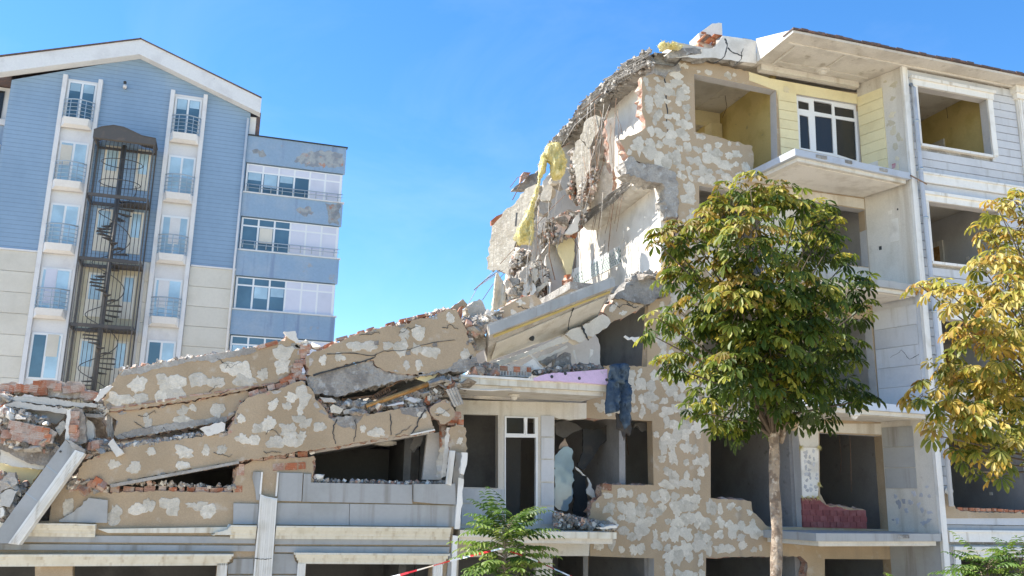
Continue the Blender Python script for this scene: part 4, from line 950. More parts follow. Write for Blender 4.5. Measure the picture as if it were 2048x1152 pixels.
# ================================================================== fallen wall strips
def fallen(name, pts, Y, label, seed, cat='wall', m=m_render, t=.3, gap=.30, dab=True, holes=(), turn=0, tilt=0, excl=(), rmin=.1, rmax=.17, rough=1.6, side=m_brickd, fill=.9, break_=.05):
    cx_ = sum(p[0] for p in pts)/len(pts); cy_ = sum(p[1] for p in pts)/len(pts)
    plane = pl(Y, tilt, turn, (cx_, cy_)); base = W(cx_, max(p[1] for p in pts), Y=Y+.15)
    t_ = thing(name, base, label, cat)
    w = prism('wall_plate', pts, plane, t, m, t_, rough=rough, step=6, seed=seed, side=side, break_=break_)
    if dab:
        dabs(t_, pts, plane, list(excl), gap, rmin, rmax, fill, seed+5)
        rg = random.Random(seed*7); p0, n0 = plane; np_ = len(pts)
        for i in range(max(4, np_//2)):          # spalled spots along the broken rim
            k = rg.randrange(np_); a, b = pts[k], pts[(k+1) % np_]; t0 = rg.random(); ex, ey = a[0]+(b[0]-a[0])*t0, a[1]+(b[1]-a[1])*t0
            ex += (cx_-ex)*.02; ey += (cy_-ey)*.02; r_ = rg.uniform(4,11); poly = []
            for j in range(9):
                an_ = j*.698; q = (ex+math.cos(an_)*r_*rg.uniform(.6,1.6), ey+math.sin(an_)*r_*rg.uniform(.4,.9))
                if inside(q[0], q[1], pts): poly.append(q)
            if len(poly) > 4: prism('spall', poly, (p0+n0*.004, n0), .008, rg.choice((m_concl, m_conc, m_brickd, m_rubble)), t_, rough=.8, step=4, seed=i, break_=0)
        for i in range(4):
            x_, y_ = rnd_in(pts, rg); L_ = []
            for j in range(7):
                if inside(x_, y_, pts): L_.append((x_, y_))
                x_ += rg.uniform(2,9); y_ += rg.uniform(-7,7)
            if len(L_) > 3: crackline(t_, L_, (p0+n0*.0132, n0), .55, i)
    return t_, plane
b1p = C('Z6', (20,575),(60,500),(90,450),(140,400),(420,352),(600,325),(895,275),(1000,245),(1065,235),(1078,192),(1140,250),(1165,290),(1150,350),(1110,390),(1085,450),(1025,472),(860,512),(600,562),(300,612),(60,640),(25,605))
grey_top = C('Z6', (140,400),(895,272),(900,300),(700,345),(400,395),(120,440))
b1, pl1 = fallen('fallen_wall_strip', b1p, A+.05, 'upper left fallen wall strip with a notch of orange bricks at its right end', 61, excl=[grey_top], rmin=.12, rmax=.2)
prism('exposed_beam', C('Z6', (138,402),(420,350),(600,323),(893,272),(900,296),(860,312),(700,340),(640,362),(560,348),(400,388),(300,400),(250,420),(118,436)), pl1, .05, m_concl, b1, rough=1.5, step=5, proud=.012, seed=3, break_=.01)
b2p = C('Z6', (48,652),(300,622),(600,572),(850,525),(862,548),(822,585),(800,640),(760,672),(735,695),(560,727),(270,777),(105,802),(78,775),(105,700))
b2, pl2 = fallen('fallen_wall_strip', b2p, A+.12, 'fallen beige wall strip wedged directly under the crack of the upper left strip', 62, rmin=.09, rmax=.17)
prism('exposed_beam', C('Z6', (300,725),(560,690),(730,668),(733,694),(560,727),(270,777),(105,802),(85,785),(200,745)), pl2, .05, m_concl, b2, rough=1.5, step=5, proud=.012, seed=5, break_=.01)
prism('rebate', C('Z6', (40,650),(72,648),(80,790),(42,790)), A+.2, .3, m_concl, b2, rough=.6)
for k in range(3): prism('rib', C('Z6', (44+k*10,655,'s'),(49+k*10,655,'s'),(52+k*10,785,'s'),(46+k*10,785,'s')), A+.18, .03, m_concl, b2, rough=0)
b3p = [(154,955), (165,925), (205,906), (250,895), (330,882), (440,869), (456,862), (470,835), (478,812), (497,794), (551,780), (604,761), (622,777), (630,798), (652,822), (662,838), (702,832), (760,825), (800,817), (852,813), (869,858), (820,869), (768,876), (706,886), (629,900), (560,909), (478,923), (394,937), (300,953), (218,969)]
conc_ex = C('Z7', (290,795),(410,783),(485,775),(450,850),(430,900),(330,830))
b3, pl3 = fallen('fallen_wall_strip', b3p, A-.06, 'long lowest fallen wall strip dotted with round glue dabs, cracked near its right end', 63, excl=[conc_ex], gap=.29, rmin=.09, rmax=.15)
prism('exposed_beam', C('Z7', (295,796),(350,788),(410,783),(482,776),(440,830),(432,862),(350,845),(318,820)), pl3, .05, m_conc, b3, rough=1.5, step=5, proud=.006, seed=6, break_=.01)
prism('exposed_beam', C('Z7', (690,738),(840,728),(845,755),(790,790),(700,770)), pl3, .05, m_conc, b3, rough=1.2, step=5, proud=.006, seed=7, break_=.01)
for cr, w_, sd_ in (((330,800),(310,840),(305,880),(320,945)),1.8,1), (((430,800),(440,850),(432,900),(425,930)),1.0,2), (((635,770),(640,810),(637,850),(640,895)),1.2,3), (((840,750),(800,800),(790,840),(755,888)),2.2,4):
    p0, n0 = pl3; crackline(b3, C('Z7', *cr), (p0+n0*.0125, n0), w_, sd_)
prism('bottom_lip', [(219,969,'s'), (394,937,'s'), (478,922,'s'), (478,927,'s'), (394,943,'s'), (222,975,'s')], A-.1, .3, m_concl, b3, rough=.6, step=6)
prism('bottom_lip', C('Z7', (752,888,'s'),(890,858,'s'),(895,866,'s'),(752,896,'s')), A-.12, .3, m_white, b3, rough=.6, step=6)
b4p = C('Z7', (150,440),(210,410),(280,385),(420,320),(590,272),(690,262),(790,225),(890,208),(960,170),(1015,170),(1060,260),(1130,440),(1075,478),(960,515),(800,548),(700,540),(600,520),(560,500),(540,462),(450,470),(300,512),(200,545),(165,548),(150,480))
b4, pl4 = fallen('fallen_wall_strip', b4p, A-.02, 'upper right fallen wall strip with grey concrete along its lower edge', 64, gap=.31, rmin=.09, rmax=.16)
prism('exposed_beam', C('Z7', (140,570),(200,548),(300,516),(450,474),(540,466),(558,505),(640,535),(800,552),(700,575),(500,625),(320,672),(195,652)), pl4, .34, m_conc, b4, rough=2.0, step=5, proud=-.03, seed=8)
prism('exposed_beam', C('Z7', (1060,440),(1130,442),(1135,470),(1085,520),(960,530),(800,556),(800,546),(960,513)), pl4, .3, m_conc, b4, rough=1.5, step=4, proud=.004, seed=9)
p0, n0 = pl4
crackline(b4, C('Z7', (270,425),(400,420),(530,438),(600,410),(700,405),(760,395),(880,360),(1010,345)), (p0+n0*.0125, n0), .9, 5)
crackline(b4, C('Z7', (190,548),(360,500),(500,462),(545,445),(555,425)), (p0+n0*.0125, n0), 1.8, 6)
for c_ in ((556,362),(893,372),(740,420)):
    q = C('Z7', c_)[0]; prism('hole', [(q[0]-4,q[1]-3), (q[0]+4,q[1]-5), (q[0]+5,q[1]+4), (q[0]-3,q[1]+5)], (p0+n0*.0126, n0), .01, m_conc, b4, rough=1, step=3, break_=0)
# seams of brick between the strips
brickrow(b1, (222,816), (560,765), A+.03, seed=21, miss=.0, hh=.035, jig=.006, mats=(1,3,1)); brickrow(b1, (560,764), (604,744), A-.02, seed=22, miss=0, hh=.09)
for k, (xa, ya, xb) in enumerate(((582,742,612),(578,750,605),(586,733,606),(590,724,612),(596,714,620),(598,704,622),(600,696,625),(575,757,612))): brickrow(b1, (xa,ya), (xb,ya-2), A-.0, seed=30+k, miss=0, hh=.10, jig=.025)
brickrow(b1, (515,697), (562,684), A+.03, seed=24, miss=.05, hh=.08); brickrow(b4, (635,700), (672,682), A+.02, seed=25, miss=0, hh=.08); brickrow(b4, (672,680), (790,645), A+.06, seed=26, miss=.1, hh=.06); brickrow(b4, (800,640), (890,622), A+.06, seed=27, miss=.1, hh=.06)
brickrow(b3, (498,790), (600,760), A-.0, seed=28, miss=.05, hh=.1); brickrow(b3, (458,860), (478,832), A-.02, seed=29, miss=0, hh=.1); brickrow(b3, (465,846), (486,822), A+.0, seed=41, miss=0, hh=.1); brickrow(b3, (478,830), (490,802), A+.0, seed=42, miss=0, hh=.1)
for k in range(6): brickrow(b3, (632+k*5,806+k*7), (648+k*5,806+k*7), A+.02, seed=50+k, miss=0, hh=.1)
ledge_crumbs(b1, (240,738), (560,690), A+.06, 120, 12); ledge_crumbs(b4, (640,698), (900,615), A+.06, 160, 13); ledge_crumbs(b3, (200,902), (455,862), A-.04, 260, 14, (.02,.06)); ledge_crumbs(b3, (640,815), (850,812), A-.0, 160, 15, (.02,.06))
# floor plates behind the strips, tilted with them
sl = thing('pancaked_floors', (1, 20, 3), 'grey floor plates lying pancaked behind the fallen wall strips', 'slab')
prism('floor_plate', [(225,868,'s'), (460,832,'s'), (620,785,'s'), (620,800,'s'), (460,848,'s'), (225,884,'s')], A+.5, 5, m_concl, sl, rough=0)
prism('floor_plate', [(225,780,'s'), (600,720,'s'), (600,745,'s'), (225,806,'s')], A+.5, 5, m_concl, sl, rough=0)
prism('floor_plate', [(620,790,'s'), (940,715,'s'), (940,730,'s'), (620,806,'s')], A+.5, 5, m_conc, sl, rough=0)
prism('floor_plate', [(640,835,'s'), (860,812,'s'), (905,800,'s'), (905,815,'s'), (640,852,'s')], A+.35, 5, m_conc, sl, rough=0)
# loose white plaster slabs on the strips
def loose(name, pts, Y, t, m, label, cat, rough=.8, seed=1, turn=0, tilt=0, **k):
    cx_ = sum(p[0] for p in pts)/len(pts); cy_ = sum(p[1] for p in pts)/len(pts)
    return prism(name, pts, pl(Y, tilt, turn, (cx_, cy_)), t, m, None, rough=rough, step=6, seed=seed, label=label, cat=cat, break_=.01, **k)
loose('plaster_slab', C('Z6', (1058,180),(1125,178),(1145,245),(1130,250),(1075,205)), A+.0, .12, m_white, 'white plaster slab standing on the crest above the brick notch', 'plaster slab', seed=2)
loose('plaster_slab', C('Z6', (45,830),(75,798),(135,880),(95,905)), A-.15, .06, m_white, 'small white slab leaning on the lowest strip, its left end', 'plaster slab', seed=3)
loose('plaster_slab', C('Z6', (575,740),(700,700),(722,712),(715,755),(620,785)), A-.1, .1, m_white, 'broad white plaster slab lying where the lowest strip rises', 'plaster slab', seed=4)
loose('plaster_slab', C('Z5', (525,170),(560,110),(620,85),(628,95),(570,155),(545,178)), A-.05, .05, m_white, 'white slab propped at the left end of the upper left strip', 'plaster slab', seed=5)
for k, q in enumerate(((1150,255),(1190,262),(1235,270),(1215,255))):
    p = W(*C('Z6', q)[0], Y=A+.1); inst('plaster_lump', CH['white'][k], None, Matrix.Translation(p) @ rot(rngm, .5) @ Matrix.Diagonal((.22,.15,.12,1)), label='white plaster lump on the crest beside the brick notch', cat='rubble', group='plaster lumps on the crest')

# ================================================================== fallen balcony and what lies round it
fb = thing('fallen_balcony', W(1080,700,Y=18.2), 'cream balcony slab tipped over on its edge beside the torn building', 'balcony')
fl, fr_, br, bl_ = W(*C('Y5',(285,462))[0],Y=17.15), W(*C('Y5',(1186,112))[0],Y=17.35), W(*C('Y5',(1058,345))[0],Y=18.55), W(*C('Y5',(262,668))[0],Y=18.35)
up = Vector((-.05,.02,.2))
MB().hexa([fl,fr_,br,bl_],[fl+up,fr_+up,br+up,bl_+up]).build('slab', m_concl, fb)
nn = (fr_-fl).cross(bl_-fl).normalized(); nn = nn if nn.y < 0 else -nn
pf = (fl, nn)
MB().hexa([fl-Vector((.0,.03,.02)),fr_-Vector((0,.03,.02)),fr_-Vector((0,-.03,.02)),fl-Vector((0,-.03,.02))],[fl+Vector((-.02,-.03,.17)),fr_+Vector((-.02,-.03,.17)),fr_+Vector((0,.03,.17)),fl+Vector((0,.03,.17))]).build('edge_board', m_clad, fb)
prism('soffit_panel', C('Y5', (330,520,'s'),(1120,185,'s'),(1050,330,'s'),(860,445),(640,520),(290,640,'s')), pf, .02, m_cream, fb, rough=.3, proud=.03, break_=0)
prism('soffit_strip', C('Y5', (310,468,'s'),(1150,148,'s'),(1148,160,'s'),(312,482,'s')), pf, .02, m_ywall, fb, rough=0, proud=.025)
crackline(fb, C('Y5', (895,275),(860,350),(855,420),(850,480)), (fl+nn*.034, nn), .9, 8)
q = on(C('Y5',(580,478))[0], pf); MB().tube([q, q+nn*.07, q+nn*.11], [.06,.06,.02], 10).build('bare_lamp_socket', m_black, fb)
loose('wall_remnant', C('F', (945,708),(1060,664),(1180,642),(1200,690),(1200,740),(935,748)), 19.0, .2, m_shadew, 'grey wall remnant behind the tipped balcony and the balcony debris', 'wall', seed=6)
loose('timber_edge', C('Y5', (905,175),(1130,65),(1140,80),(915,185)), 17.7, .12, m_concl, 'narrow grey board lying on top of the tipped balcony', 'board')
loose('lintel', C('Y5', (300,668),(560,590),(820,468),(850,480),(860,510),(700,560),(420,672),(330,690)), 18.25, .2, m_white, 'long white lintel leaning under the tipped balcony', 'lintel', seed=7)
loose('lintel_board', C('Y5', (600,640),(720,600),(840,540),(850,555),(720,625),(640,655)), 18.2, .15, m_cream, 'cream moulding fragment below the white lintel', 'moulding', seed=8)
jt = loose('broken_joint', C('Y5', (830,462),(960,400),(1100,318),(1158,378),(1030,482),(985,475),(960,515),(900,505),(860,485)), 18.15, .35, m_cream, 'cream plastered beam joint snapped at the tipped balcony corner', 'beam', rough=2, seed=9)
crackline(jt, C('Y5', (952,402),(965,440),(985,480),(1000,505)), 18.12, 2.4, 9)
tbm, plt = fallen('sagging_beam', C('Y5', (1120,262),(1200,205),(1400,232),(1392,262),(1280,325),(1165,378),(1105,305)), 18.35, 'sagging beam end with pale glue dabs below the bare concrete, beside the chestnut tree', 71, 'beam', t=.35, gap=.28, rmin=.09, rmax=.14)
prism('exposed_core', C('Y5', (1180,200),(1230,150),(1290,85),(1330,40),(1390,25),(1500,40),(1590,40),(1590,170),(1480,215),(1425,245),(1300,222)), 18.3, .45, m_conc, tbm, rough=2.5, step=5, seed=4)
heap(C('Y5', (1270,95),(1330,35),(1480,30),(1560,50),(1400,70),(1290,130)), 18.25, 18.6, 14, .14, .3, ('conc','pale','mortar'), 81, 'broken concrete chunk on top of the sagging beam', 'chunks on the sagging beam', fines=150)
pcp, plp = fallen('parapet_piece', C('H5', (205,1050),(320,970),(480,880),(680,830),(760,880),(800,950),(620,1050),(380,1145),(300,1145)), 17.75, 'curved parapet piece with round glue dabs resting on the tipped balcony edge', 72, 'parapet', t=.2, gap=.2, rmin=.07, rmax=.1, rough=1)
loose('wall_block', C('H2', (300,540),(270,440),(480,310),(530,340),(640,560),(500,620),(350,660)), 17.9, .4, m_adh, 'whitish broken wall block tilted on the crest right of the fallen strip', 'rubble', seed=11, rough=1.2)
loose('wall_block', C('H2', (0,470),(215,310),(290,400),(270,440),(200,420),(120,500),(60,490)), 17.75, .35, m_render, 'beige pointed wall block on the crest end of the fallen strip', 'rubble', seed=12, rough=1)
loose('brick_tile', C('H2', (120,540),(160,460),(205,420),(200,600),(175,665)), 17.5, .1, m_brick, 'upright red brick shard between the two crest blocks', 'brick', seed=13)
loose('joint_core', C('H2', (380,900),(560,880),(610,960),(560,1152),(400,1152),(370,1000)), 17.75, .5, m_concl, 'grey broken beam core between fallen strip and tipped balcony', 'beam', rough=2, seed=14)
heap(C('H2', (230,650),(360,640),(600,590),(800,540),(860,660),(640,790),(500,900),(330,930),(250,840)), 17.35, 17.9, 42, .1, .24, ('conc','mortar','brick','pale','conc'), 82, 'chunk in the dark heap between fallen strip and tipped balcony', 'chunks in the crest heap', fines=420)
heap(C('H2', (260,900),(330,930),(400,1100),(390,1152),(320,1100)), 17.4, 17.7, 10, .1, .2, ('conc','mortar'), 83, 'chunk wedged at the right end of the upper fallen strip', 'chunks at the strip end', fines=120)
# ---- balcony of the first floor: slab, debris on it
lb = [W(*C('Y5',(95,770))[0],Y=A-.02), W(*C('Y5',(1132,832))[0],Y=A-.02)]
z0, z1 = lb[0].z, lb[1].z; x0, x1 = lb[0].x-.05, lb[1].x
def plate(name, m, xa, xb, za, zb, ya, yb, t): return MB().hexa([(xa,ya,za-t),(xb,ya,zb-t),(xb,yb,zb-t),(xa,yb,za-t)], [(xa,ya,za),(xb,ya,zb),(xb,yb,zb),(xa,yb,za)]).build(name, m, bd)
plate('balcony_slab', m_corn, x0, x1, z0, z1, A-.02, B-.003, .13); plate('balcony_soffit', m_cream, x0, x1-.06, z0-.132, z1-.132, A+.06, B-.004, .09)
plate('slab_edge_lip', m_trim, x0, x1+.02, z0+.05, z1+.05, A-.05, A+.3, .048)
lamp(W(*C('Y5',(472,893))[0],Z=z0-.23).x, 17.95, z0-.23, m_cream, .13)
tb('loose_cable', m_white, bd, [W(*q, Y=A-.06) for q in C('Y5', (75,855),(160,862),(300,868),(420,858),(445,858))], .014, 5)
zz = W(*C('Y6',(680,900))[0], Y=A-.02).z
plate('balcony_slab', m_corn, 4.5, W(*C('Y6',(985,895))[0],Y=A).x, zz, zz-.02, A-.02, B-.003, .13); plate('balcony_soffit', m_cream, 4.5, W(*C('Y6',(985,895))[0],Y=A).x-.06, zz-.132, zz-.152, A+.06, B-.004, .1)
# ---- door wall behind that balcony
dw = [(912,800,'s'), (1173,806,'s'), (1173,837), (1140,840), (1109,834,'s'), (1108,1060,'s'), (1180,1062,'s'), (1180,1112,'s'), (1105,1112,'s'), (1105,1172,'s'), (905,1172,'s')]
prism('door_wall', dw, B+.0, .2, m_cream, bd, rough=1.0, break_=.01, holes=[C('Y6', *[(*p,'s') for p in h]) for h in (((132,246),(325,252),(325,660),(132,655)), ((362,258),(548,264),(546,860),(362,860)), ((105,1045),(540,1050),(540,1190),(100,1190)))])
df = prism('door_frame', C('Y6', *[(*p,'s') for p in ((362,258),(548,264),(546,862),(362,862))]), B-.03, .1, m_pvc, bd, rough=0, holes=[C('Y6', *[(*p,'s') for p in h]) for h in (((372,266),(470,268),(470,356),(372,354)), ((488,268),(532,270),(532,358),(488,357)), ((368,376),(538,378),(536,850),(368,850)))])
prism('open_sash', C('Y6', (470,266,'s'),(490,262,'s'),(484,356,'s'),(480,362,'s')), B-.16, .03, m_pvc, df, rough=0)
prism('pane', C('Y6', (372,266,'s'),(470,268,'s'),(470,356,'s'),(372,354,'s')), B+.0, .006, m_glassd, df, rough=0)
for k in range(5): board_z = None
for (ya, yb) in ((255,372),(378,496),(502,624),(632,758),(768,862)): prism('board', C('Y6', (566,ya,'s'),(637,ya+2,'s'),(637,yb,'s'),(566,yb,'s')), B-.03, .028, m_cladr, bd, rough=0)
prism('window_apron', C('Y6', (125,662,'s'),(358,668,'s'),(358,745,'s'),(122,742,'s')), B-.03, .028, m_cladr, bd, rough=0); prism('window_apron', C('Y6', (122,750,'s'),(358,754,'s'),(358,862,'s'),(118,862,'s')), B-.03, .028, m_cladr, bd, rough=0)
bx('room_back_wall', m_dark, bd, 4.4, 6.9, 21.0, 21.15, .4, 5.6)
loose('plastic_sheet', C('Y6', (642,480),(690,430),(738,440),(745,600),(742,720),(705,790),(660,780),(640,760)), 19.6, .02, m_curt, 'tall pale plastic sheet standing in the broken room beside the door', 'sheet', seed=21, rough=2)
loose('gypsum_shard', C('Y6', (665,440),(700,380),(720,430),(690,440)), 19.65, .05, M('bare_skin_plaster',(.55,.42,.32)), 'pointed tan plaster shard above the pale plastic sheet', 'plaster slab', seed=22)
heap(C('Y6', (640,800),(760,830),(850,850),(990,870),(980,890),(640,870)), 17.8, 18.6, 16, .08, .2, ('conc','pale','mortar','brick'), 84, 'chunk on the floor of the broken room beside the door', 'chunks on the room floor', fines=260)
for k in range(4): brickrow(bd, C('Y6',(845-k*0,745+k*25))[0], C('Y6',(915-k*6,745+k*25))[0], B+.02, seed=90+k, miss=.1, hh=.11, mats=(0,1,3))
brickrow(bd, C('Y6',(905,655))[0], C('Y6',(975,662))[0], B-.01, seed=95, miss=0, hh=.14, mats=(0,))
loose('plaster_slab', C('Y6', (892,880),(985,868),(992,882),(900,890)), A+.0, .2, m_white, 'thin white slab on the corner of the lower balcony', 'plaster slab', seed=23)
# pink board, brick block, junk on the first-floor balcony
m_pink = M('pink_foam', (.70,.50,.64), (.60,.43,.54), 3, (.45,.7), (.50,.42,.44), 6, (.6,.74), fine=.1, rough=.8, bump=.1, bs=80, rnd=0)
pk = prism('foam_board', C('Y5', (603,775),(690,748),(860,735,'s'),(1132,713,'s'),(1136,826,'s'),(900,808),(740,800),(608,797)), pl(A-.08, .12, 0, C('Y5',(900,780))[0]), .05, m_pink, None, rough=.6, step=6, break_=.005, label='pink foam insulation board with dark fixing holes on the balcony edge', cat='foam board')
for c_ in ((733,768),(830,746),(931,780),(1128,791)):
    q = on(C('Y5', c_)[0], pl(A-.08, .12, 0, C('Y5',(900,780))[0])); MB().tube([q+Vector((0,.01,0)), q-Vector((0,.006,0))], .034, 12).build('fixing_hole', m_black, pk)
bk = prism('brick_block', C('Y5', (345,690),(400,680),(585,695),(588,760),(560,772),(345,762)), A+.15, .25, m_concl, None, rough=1.2, step=5, label='block of hollow bricks still mortared together on the balcony edge', cat='brick block')
for i, c_ in enumerate(((362,690,415,725),(460,695,505,735),(555,700,584,735))):
    a_ = W(*C('Y5', c_[:2])[0], Y=A+.13); b_ = W(*C('Y5', c_[2:])[0], Y=A+.13); bx('brick', m_brick, bk, a_.x, b_.x, A+.13, A+.3, b_.z, a_.z)
for i in range(11):
    a_ = W(*C('Y5', (350+i*21,728))[0], Y=A+.14); b_ = W(*C('Y5', (358+i*21,758))[0], Y=A+.14); bx('brick_cell', m_conc if i % 3 else m_brickd, bk, a_.x, b_.x, A+.135+.01*(i%2), A+.2, b_.z, a_.z)
heap(C('Y5', (170,700),(330,690),(345,760),(160,760)), A+.0, A+.5, 24, .1, .22, ('conc','mortar','brick','brick'), 85, 'chunk in the reddish pile left of the mortared brick block', 'chunks in the reddish pile', fines=300)
heap(C('Y5', (590,740),(700,720),(800,700),(1000,690),(1110,708),(700,745)), A+.1, A+.9, 16, .1, .22, ('conc','pale','mortar','white'), 86, 'chunk behind the pink foam board', 'chunks behind the foam board', fines=200)
loose('concrete_slab', C('Y5', (735,720),(760,640),(830,590),(870,600),(875,680),(820,725)), 18.0, .2, m_conc, 'dark grey concrete slab standing behind the pink foam board', 'slab', seed=25, rough=1.5)
loose('concrete_slab', C('Y5', (645,665),(760,600),(800,590),(750,650),(700,690)), 18.2, .2, m_conc, 'low grey concrete slab under the leaning white lintel', 'slab', seed=26, rough=1.5)
loose('plaster_board', C('Y5', (560,605),(575,600),(665,690),(650,698)), 17.8, .03, m_white, 'thin white strip leaning over the balcony debris', 'board', seed=27)
loose('plaster_board', C('Y5', (520,690),(600,640),(650,700),(690,712),(600,720)), 17.7, .06, m_white, 'white plasterboard piece on the balcony debris', 'plaster slab', seed=28)
for k, q in enumerate((((885,575),(900,580),(915,650),(905,690),(895,620)), ((1010,570),(1030,575),(1025,610),(1000,640),(1025,700),(1005,640)), ((1250,480),(1262,470),(1290,490),(1310,480),(1330,485),(1365,480),(1340,530),(1310,500),(1280,505)))):
    loose('paper_scrap', C('Y5', *q), 18.4-.1*k, .015, m_white, ('white scrap hanging under the snapped joint', 'white crooked scrap standing before the dark opening', 'torn white scrap hanging by the chestnut leaves')[k], 'scrap', seed=30+k, rough=.8)
# jeans hung over the wall edge
m_jean = M('blue_denim', (.05,.078,.115), (.105,.145,.185), 4, (.45,.66), (.03,.045,.065), 7, (.55,.68), fine=.2, fs=90, rough=.95, bump=.3, bs=150, rnd=0)
jn = thing('jeans', W(1240,870,Y=A-.05), 'worn blue jeans draped over the wall edge above the broken room', 'jeans')
pillow('waist', C('Y5', (1148,690),(1180,675),(1250,668),(1283,678),(1292,760),(1288,800),(1270,820),(1200,815),(1140,800)), A-.12, .12, m_jean, jn, ns=4, na=.2, an=(3.2,1,.8), seed=3)
pillow('leg', C('Y5', (1140,790),(1215,800),(1222,900),(1215,1018),(1122,1040),(1120,980),(1128,880)), A-.14, .12, m_jean, jn, ns=4, na=.2, an=(3.2,1,.4), seed=4)
pillow('leg', C('Y5', (1205,800),(1285,790),(1305,900),(1308,1010),(1300,1110),(1260,1150),(1225,1060),(1215,920)), A-.08, .12, m_jean, jn, ns=4, na=.2, an=(3.2,1,.4), seed=5)
m_rag = M('dark_grey_cloth', (.06,.055,.05), (.10,.09,.08), 4, (.45,.65), fine=.2, rough=.95, bump=.3)
pillow('torn_cloth', C('Y6', (985,240),(1068,250),(1072,330),(1060,370),(1040,350),(1030,395),(1015,340),(990,330)), A-.02, .08, m_rag, None, ns=5, na=.06, an=(2.5,1,.5), seed=6, label='dark torn cloth hanging below the jeans', cat='cloth')
m_denimd = None
# ================================================================== debris in the gap between the strips (middle)
heap(C('H3', (0,420),(220,440),(600,440),(1000,430),(1300,300),(1500,220),(1720,260),(1500,470),(1000,520),(600,600),(200,600),(60,540)), A-.0, A+.6, 70, .08, .2, ('conc','mortar','brick','pale','white','mortar'), 87, 'chunk in the debris between the two right fallen strips', 'chunks between the fallen strips', fines=900)
heap(C('H3', (1600,150),(1760,100),(1900,120),(2040,100),(2040,230),(1850,230),(1700,260)), A-.05, A+.4, 30, .1, .22, ('conc','mortar','brick','pale'), 88, 'chunk in the heap at the balcony end above the fallen block', 'chunks at the balcony end', fines=350)
for k, (q, w_) in enumerate((((630,490,1560,160),.05),((640,510,1540,190),.04))):
    a_, b_ = W(*C('H3', q[:2])[0], Y=A-.02+.05*k), W(*C('H3', q[2:])[0], Y=A+.05+.05*k)
    MB().tube([a_, b_], .035-.012*k, 4).build('plank', m_wood, None, label=('long orange-brown plank sticking out between the fallen strips', 'thinner brown plank just under the orange-brown plank')[k], cat='plank')
loose('yellow_board', C('H3', (1290,95),(1420,40),(1640,0),(1560,110),(1440,165),(1340,130)), A+.1, .04, m_yell, 'yellowish board end wedged under the upper right strip', 'board', seed=33)
lad = thing('wooden_rack', W(*C('H3',(820,390))[0], Y=A+.3), 'dark slatted rack crushed under the upper right strip', 'rack')
tb('rail', m_rust, lad, [W(*q, Y=A+.3) for q in C('H3', (300,405),(720,355),(1150,110))], .02, 5); tb('rail', m_rust, lad, [W(*q, Y=A+.25) for q in C('H3', (700,390),(830,390),(1050,270))], .02, 5)
for k in range(9): tb('slat', m_rust, lad, [W(*C('H3', (710+k*28,350-k*14))[0], Y=A+.29), W(*C('H3', (735+k*28,400-k*14))[0], Y=A+.26)], .018, 4)
for k, q in enumerate((((0,370),(160,380),(225,435),(60,440)), ((140,500),(180,470),(320,530),(270,600),(150,580)), ((310,555),(545,500),(560,560),(330,605)), ((920,480),(1140,430),(1150,465),(930,495)), ((1160,400),(1240,365),(1340,410),(1300,450)), ((1470,150),(1600,130),(1640,190),(1500,240)), ((1690,190),(1790,140),(1800,180),(1710,225)))):
    loose('wall_fragment', C('H3', *q), A-.06+.03*(k%3), .12, (m_concl, m_adh, m_concl, m_cladr, m_cladr, m_concl, m_adh)[k], ('grey flat fragment at the left of the strip gap', 'pale angular fragment on the cracked strip', 'long grey fragment beside the red brick', 'narrow bluish slat in the strip gap', 'pale bluish fragment near the plank', 'grey fragment at the plank top end', 'small pale block above the leaning slats')[k], 'rubble', seed=40+k, rough=.8)
nbk, plk = fallen('fallen_block', C('H3', (1500,520),(1560,470),(1720,400),(1780,440),(1840,560),(1840,640),(1700,740),(1640,735),(1500,570)), A-.1, 'diamond shaped wall block with a glue dab at the right end of the lowest strip', 73, 'rubble', t=.3, gap=.3, rmin=.13, rmax=.16, fill=1)
for k in range(4):
    a_, b_ = W(*C('H3', (1735+k*38,265-k*12))[0], Y=A-.12), W(*C('H3', (1850+k*32,500-k*12))[0], Y=A-.1); MB().tube([a_, b_], .03, 4).build('slat', m_concl, None, label='grey slat leaning on the pier right of the fallen block', cat='slat', group='leaning slats')
for k in range(6): brickrow(lw, C('H3', (1720+k*12,700-k*26))[0], C('H3', (1960,710-k*26))[0], A+.12, seed=100+k, miss=.1, hh=.1, jig=.04)
for k in range(10): brickrow(lw, C('H3', (1650,760+k*32))[0], C('H3', (1725,760+k*32))[0], A+.3, seed=120+k, miss=.05, hh=.11, jig=.03)
prism('door_jamb', C('Z7', (850,890,'s'),(945,870,'s'),(930,1150,'s'),(820,1150,'s')), A+.6, .12, m_shadew, lw, rough=0)
prism('ceiling_crack_patch', C('H3', (1290,895),(1420,880),(1400,960),(1330,1050),(1230,1080),(1270,960)), A+.9, .05, m_dark, lw, rough=2, step=5)
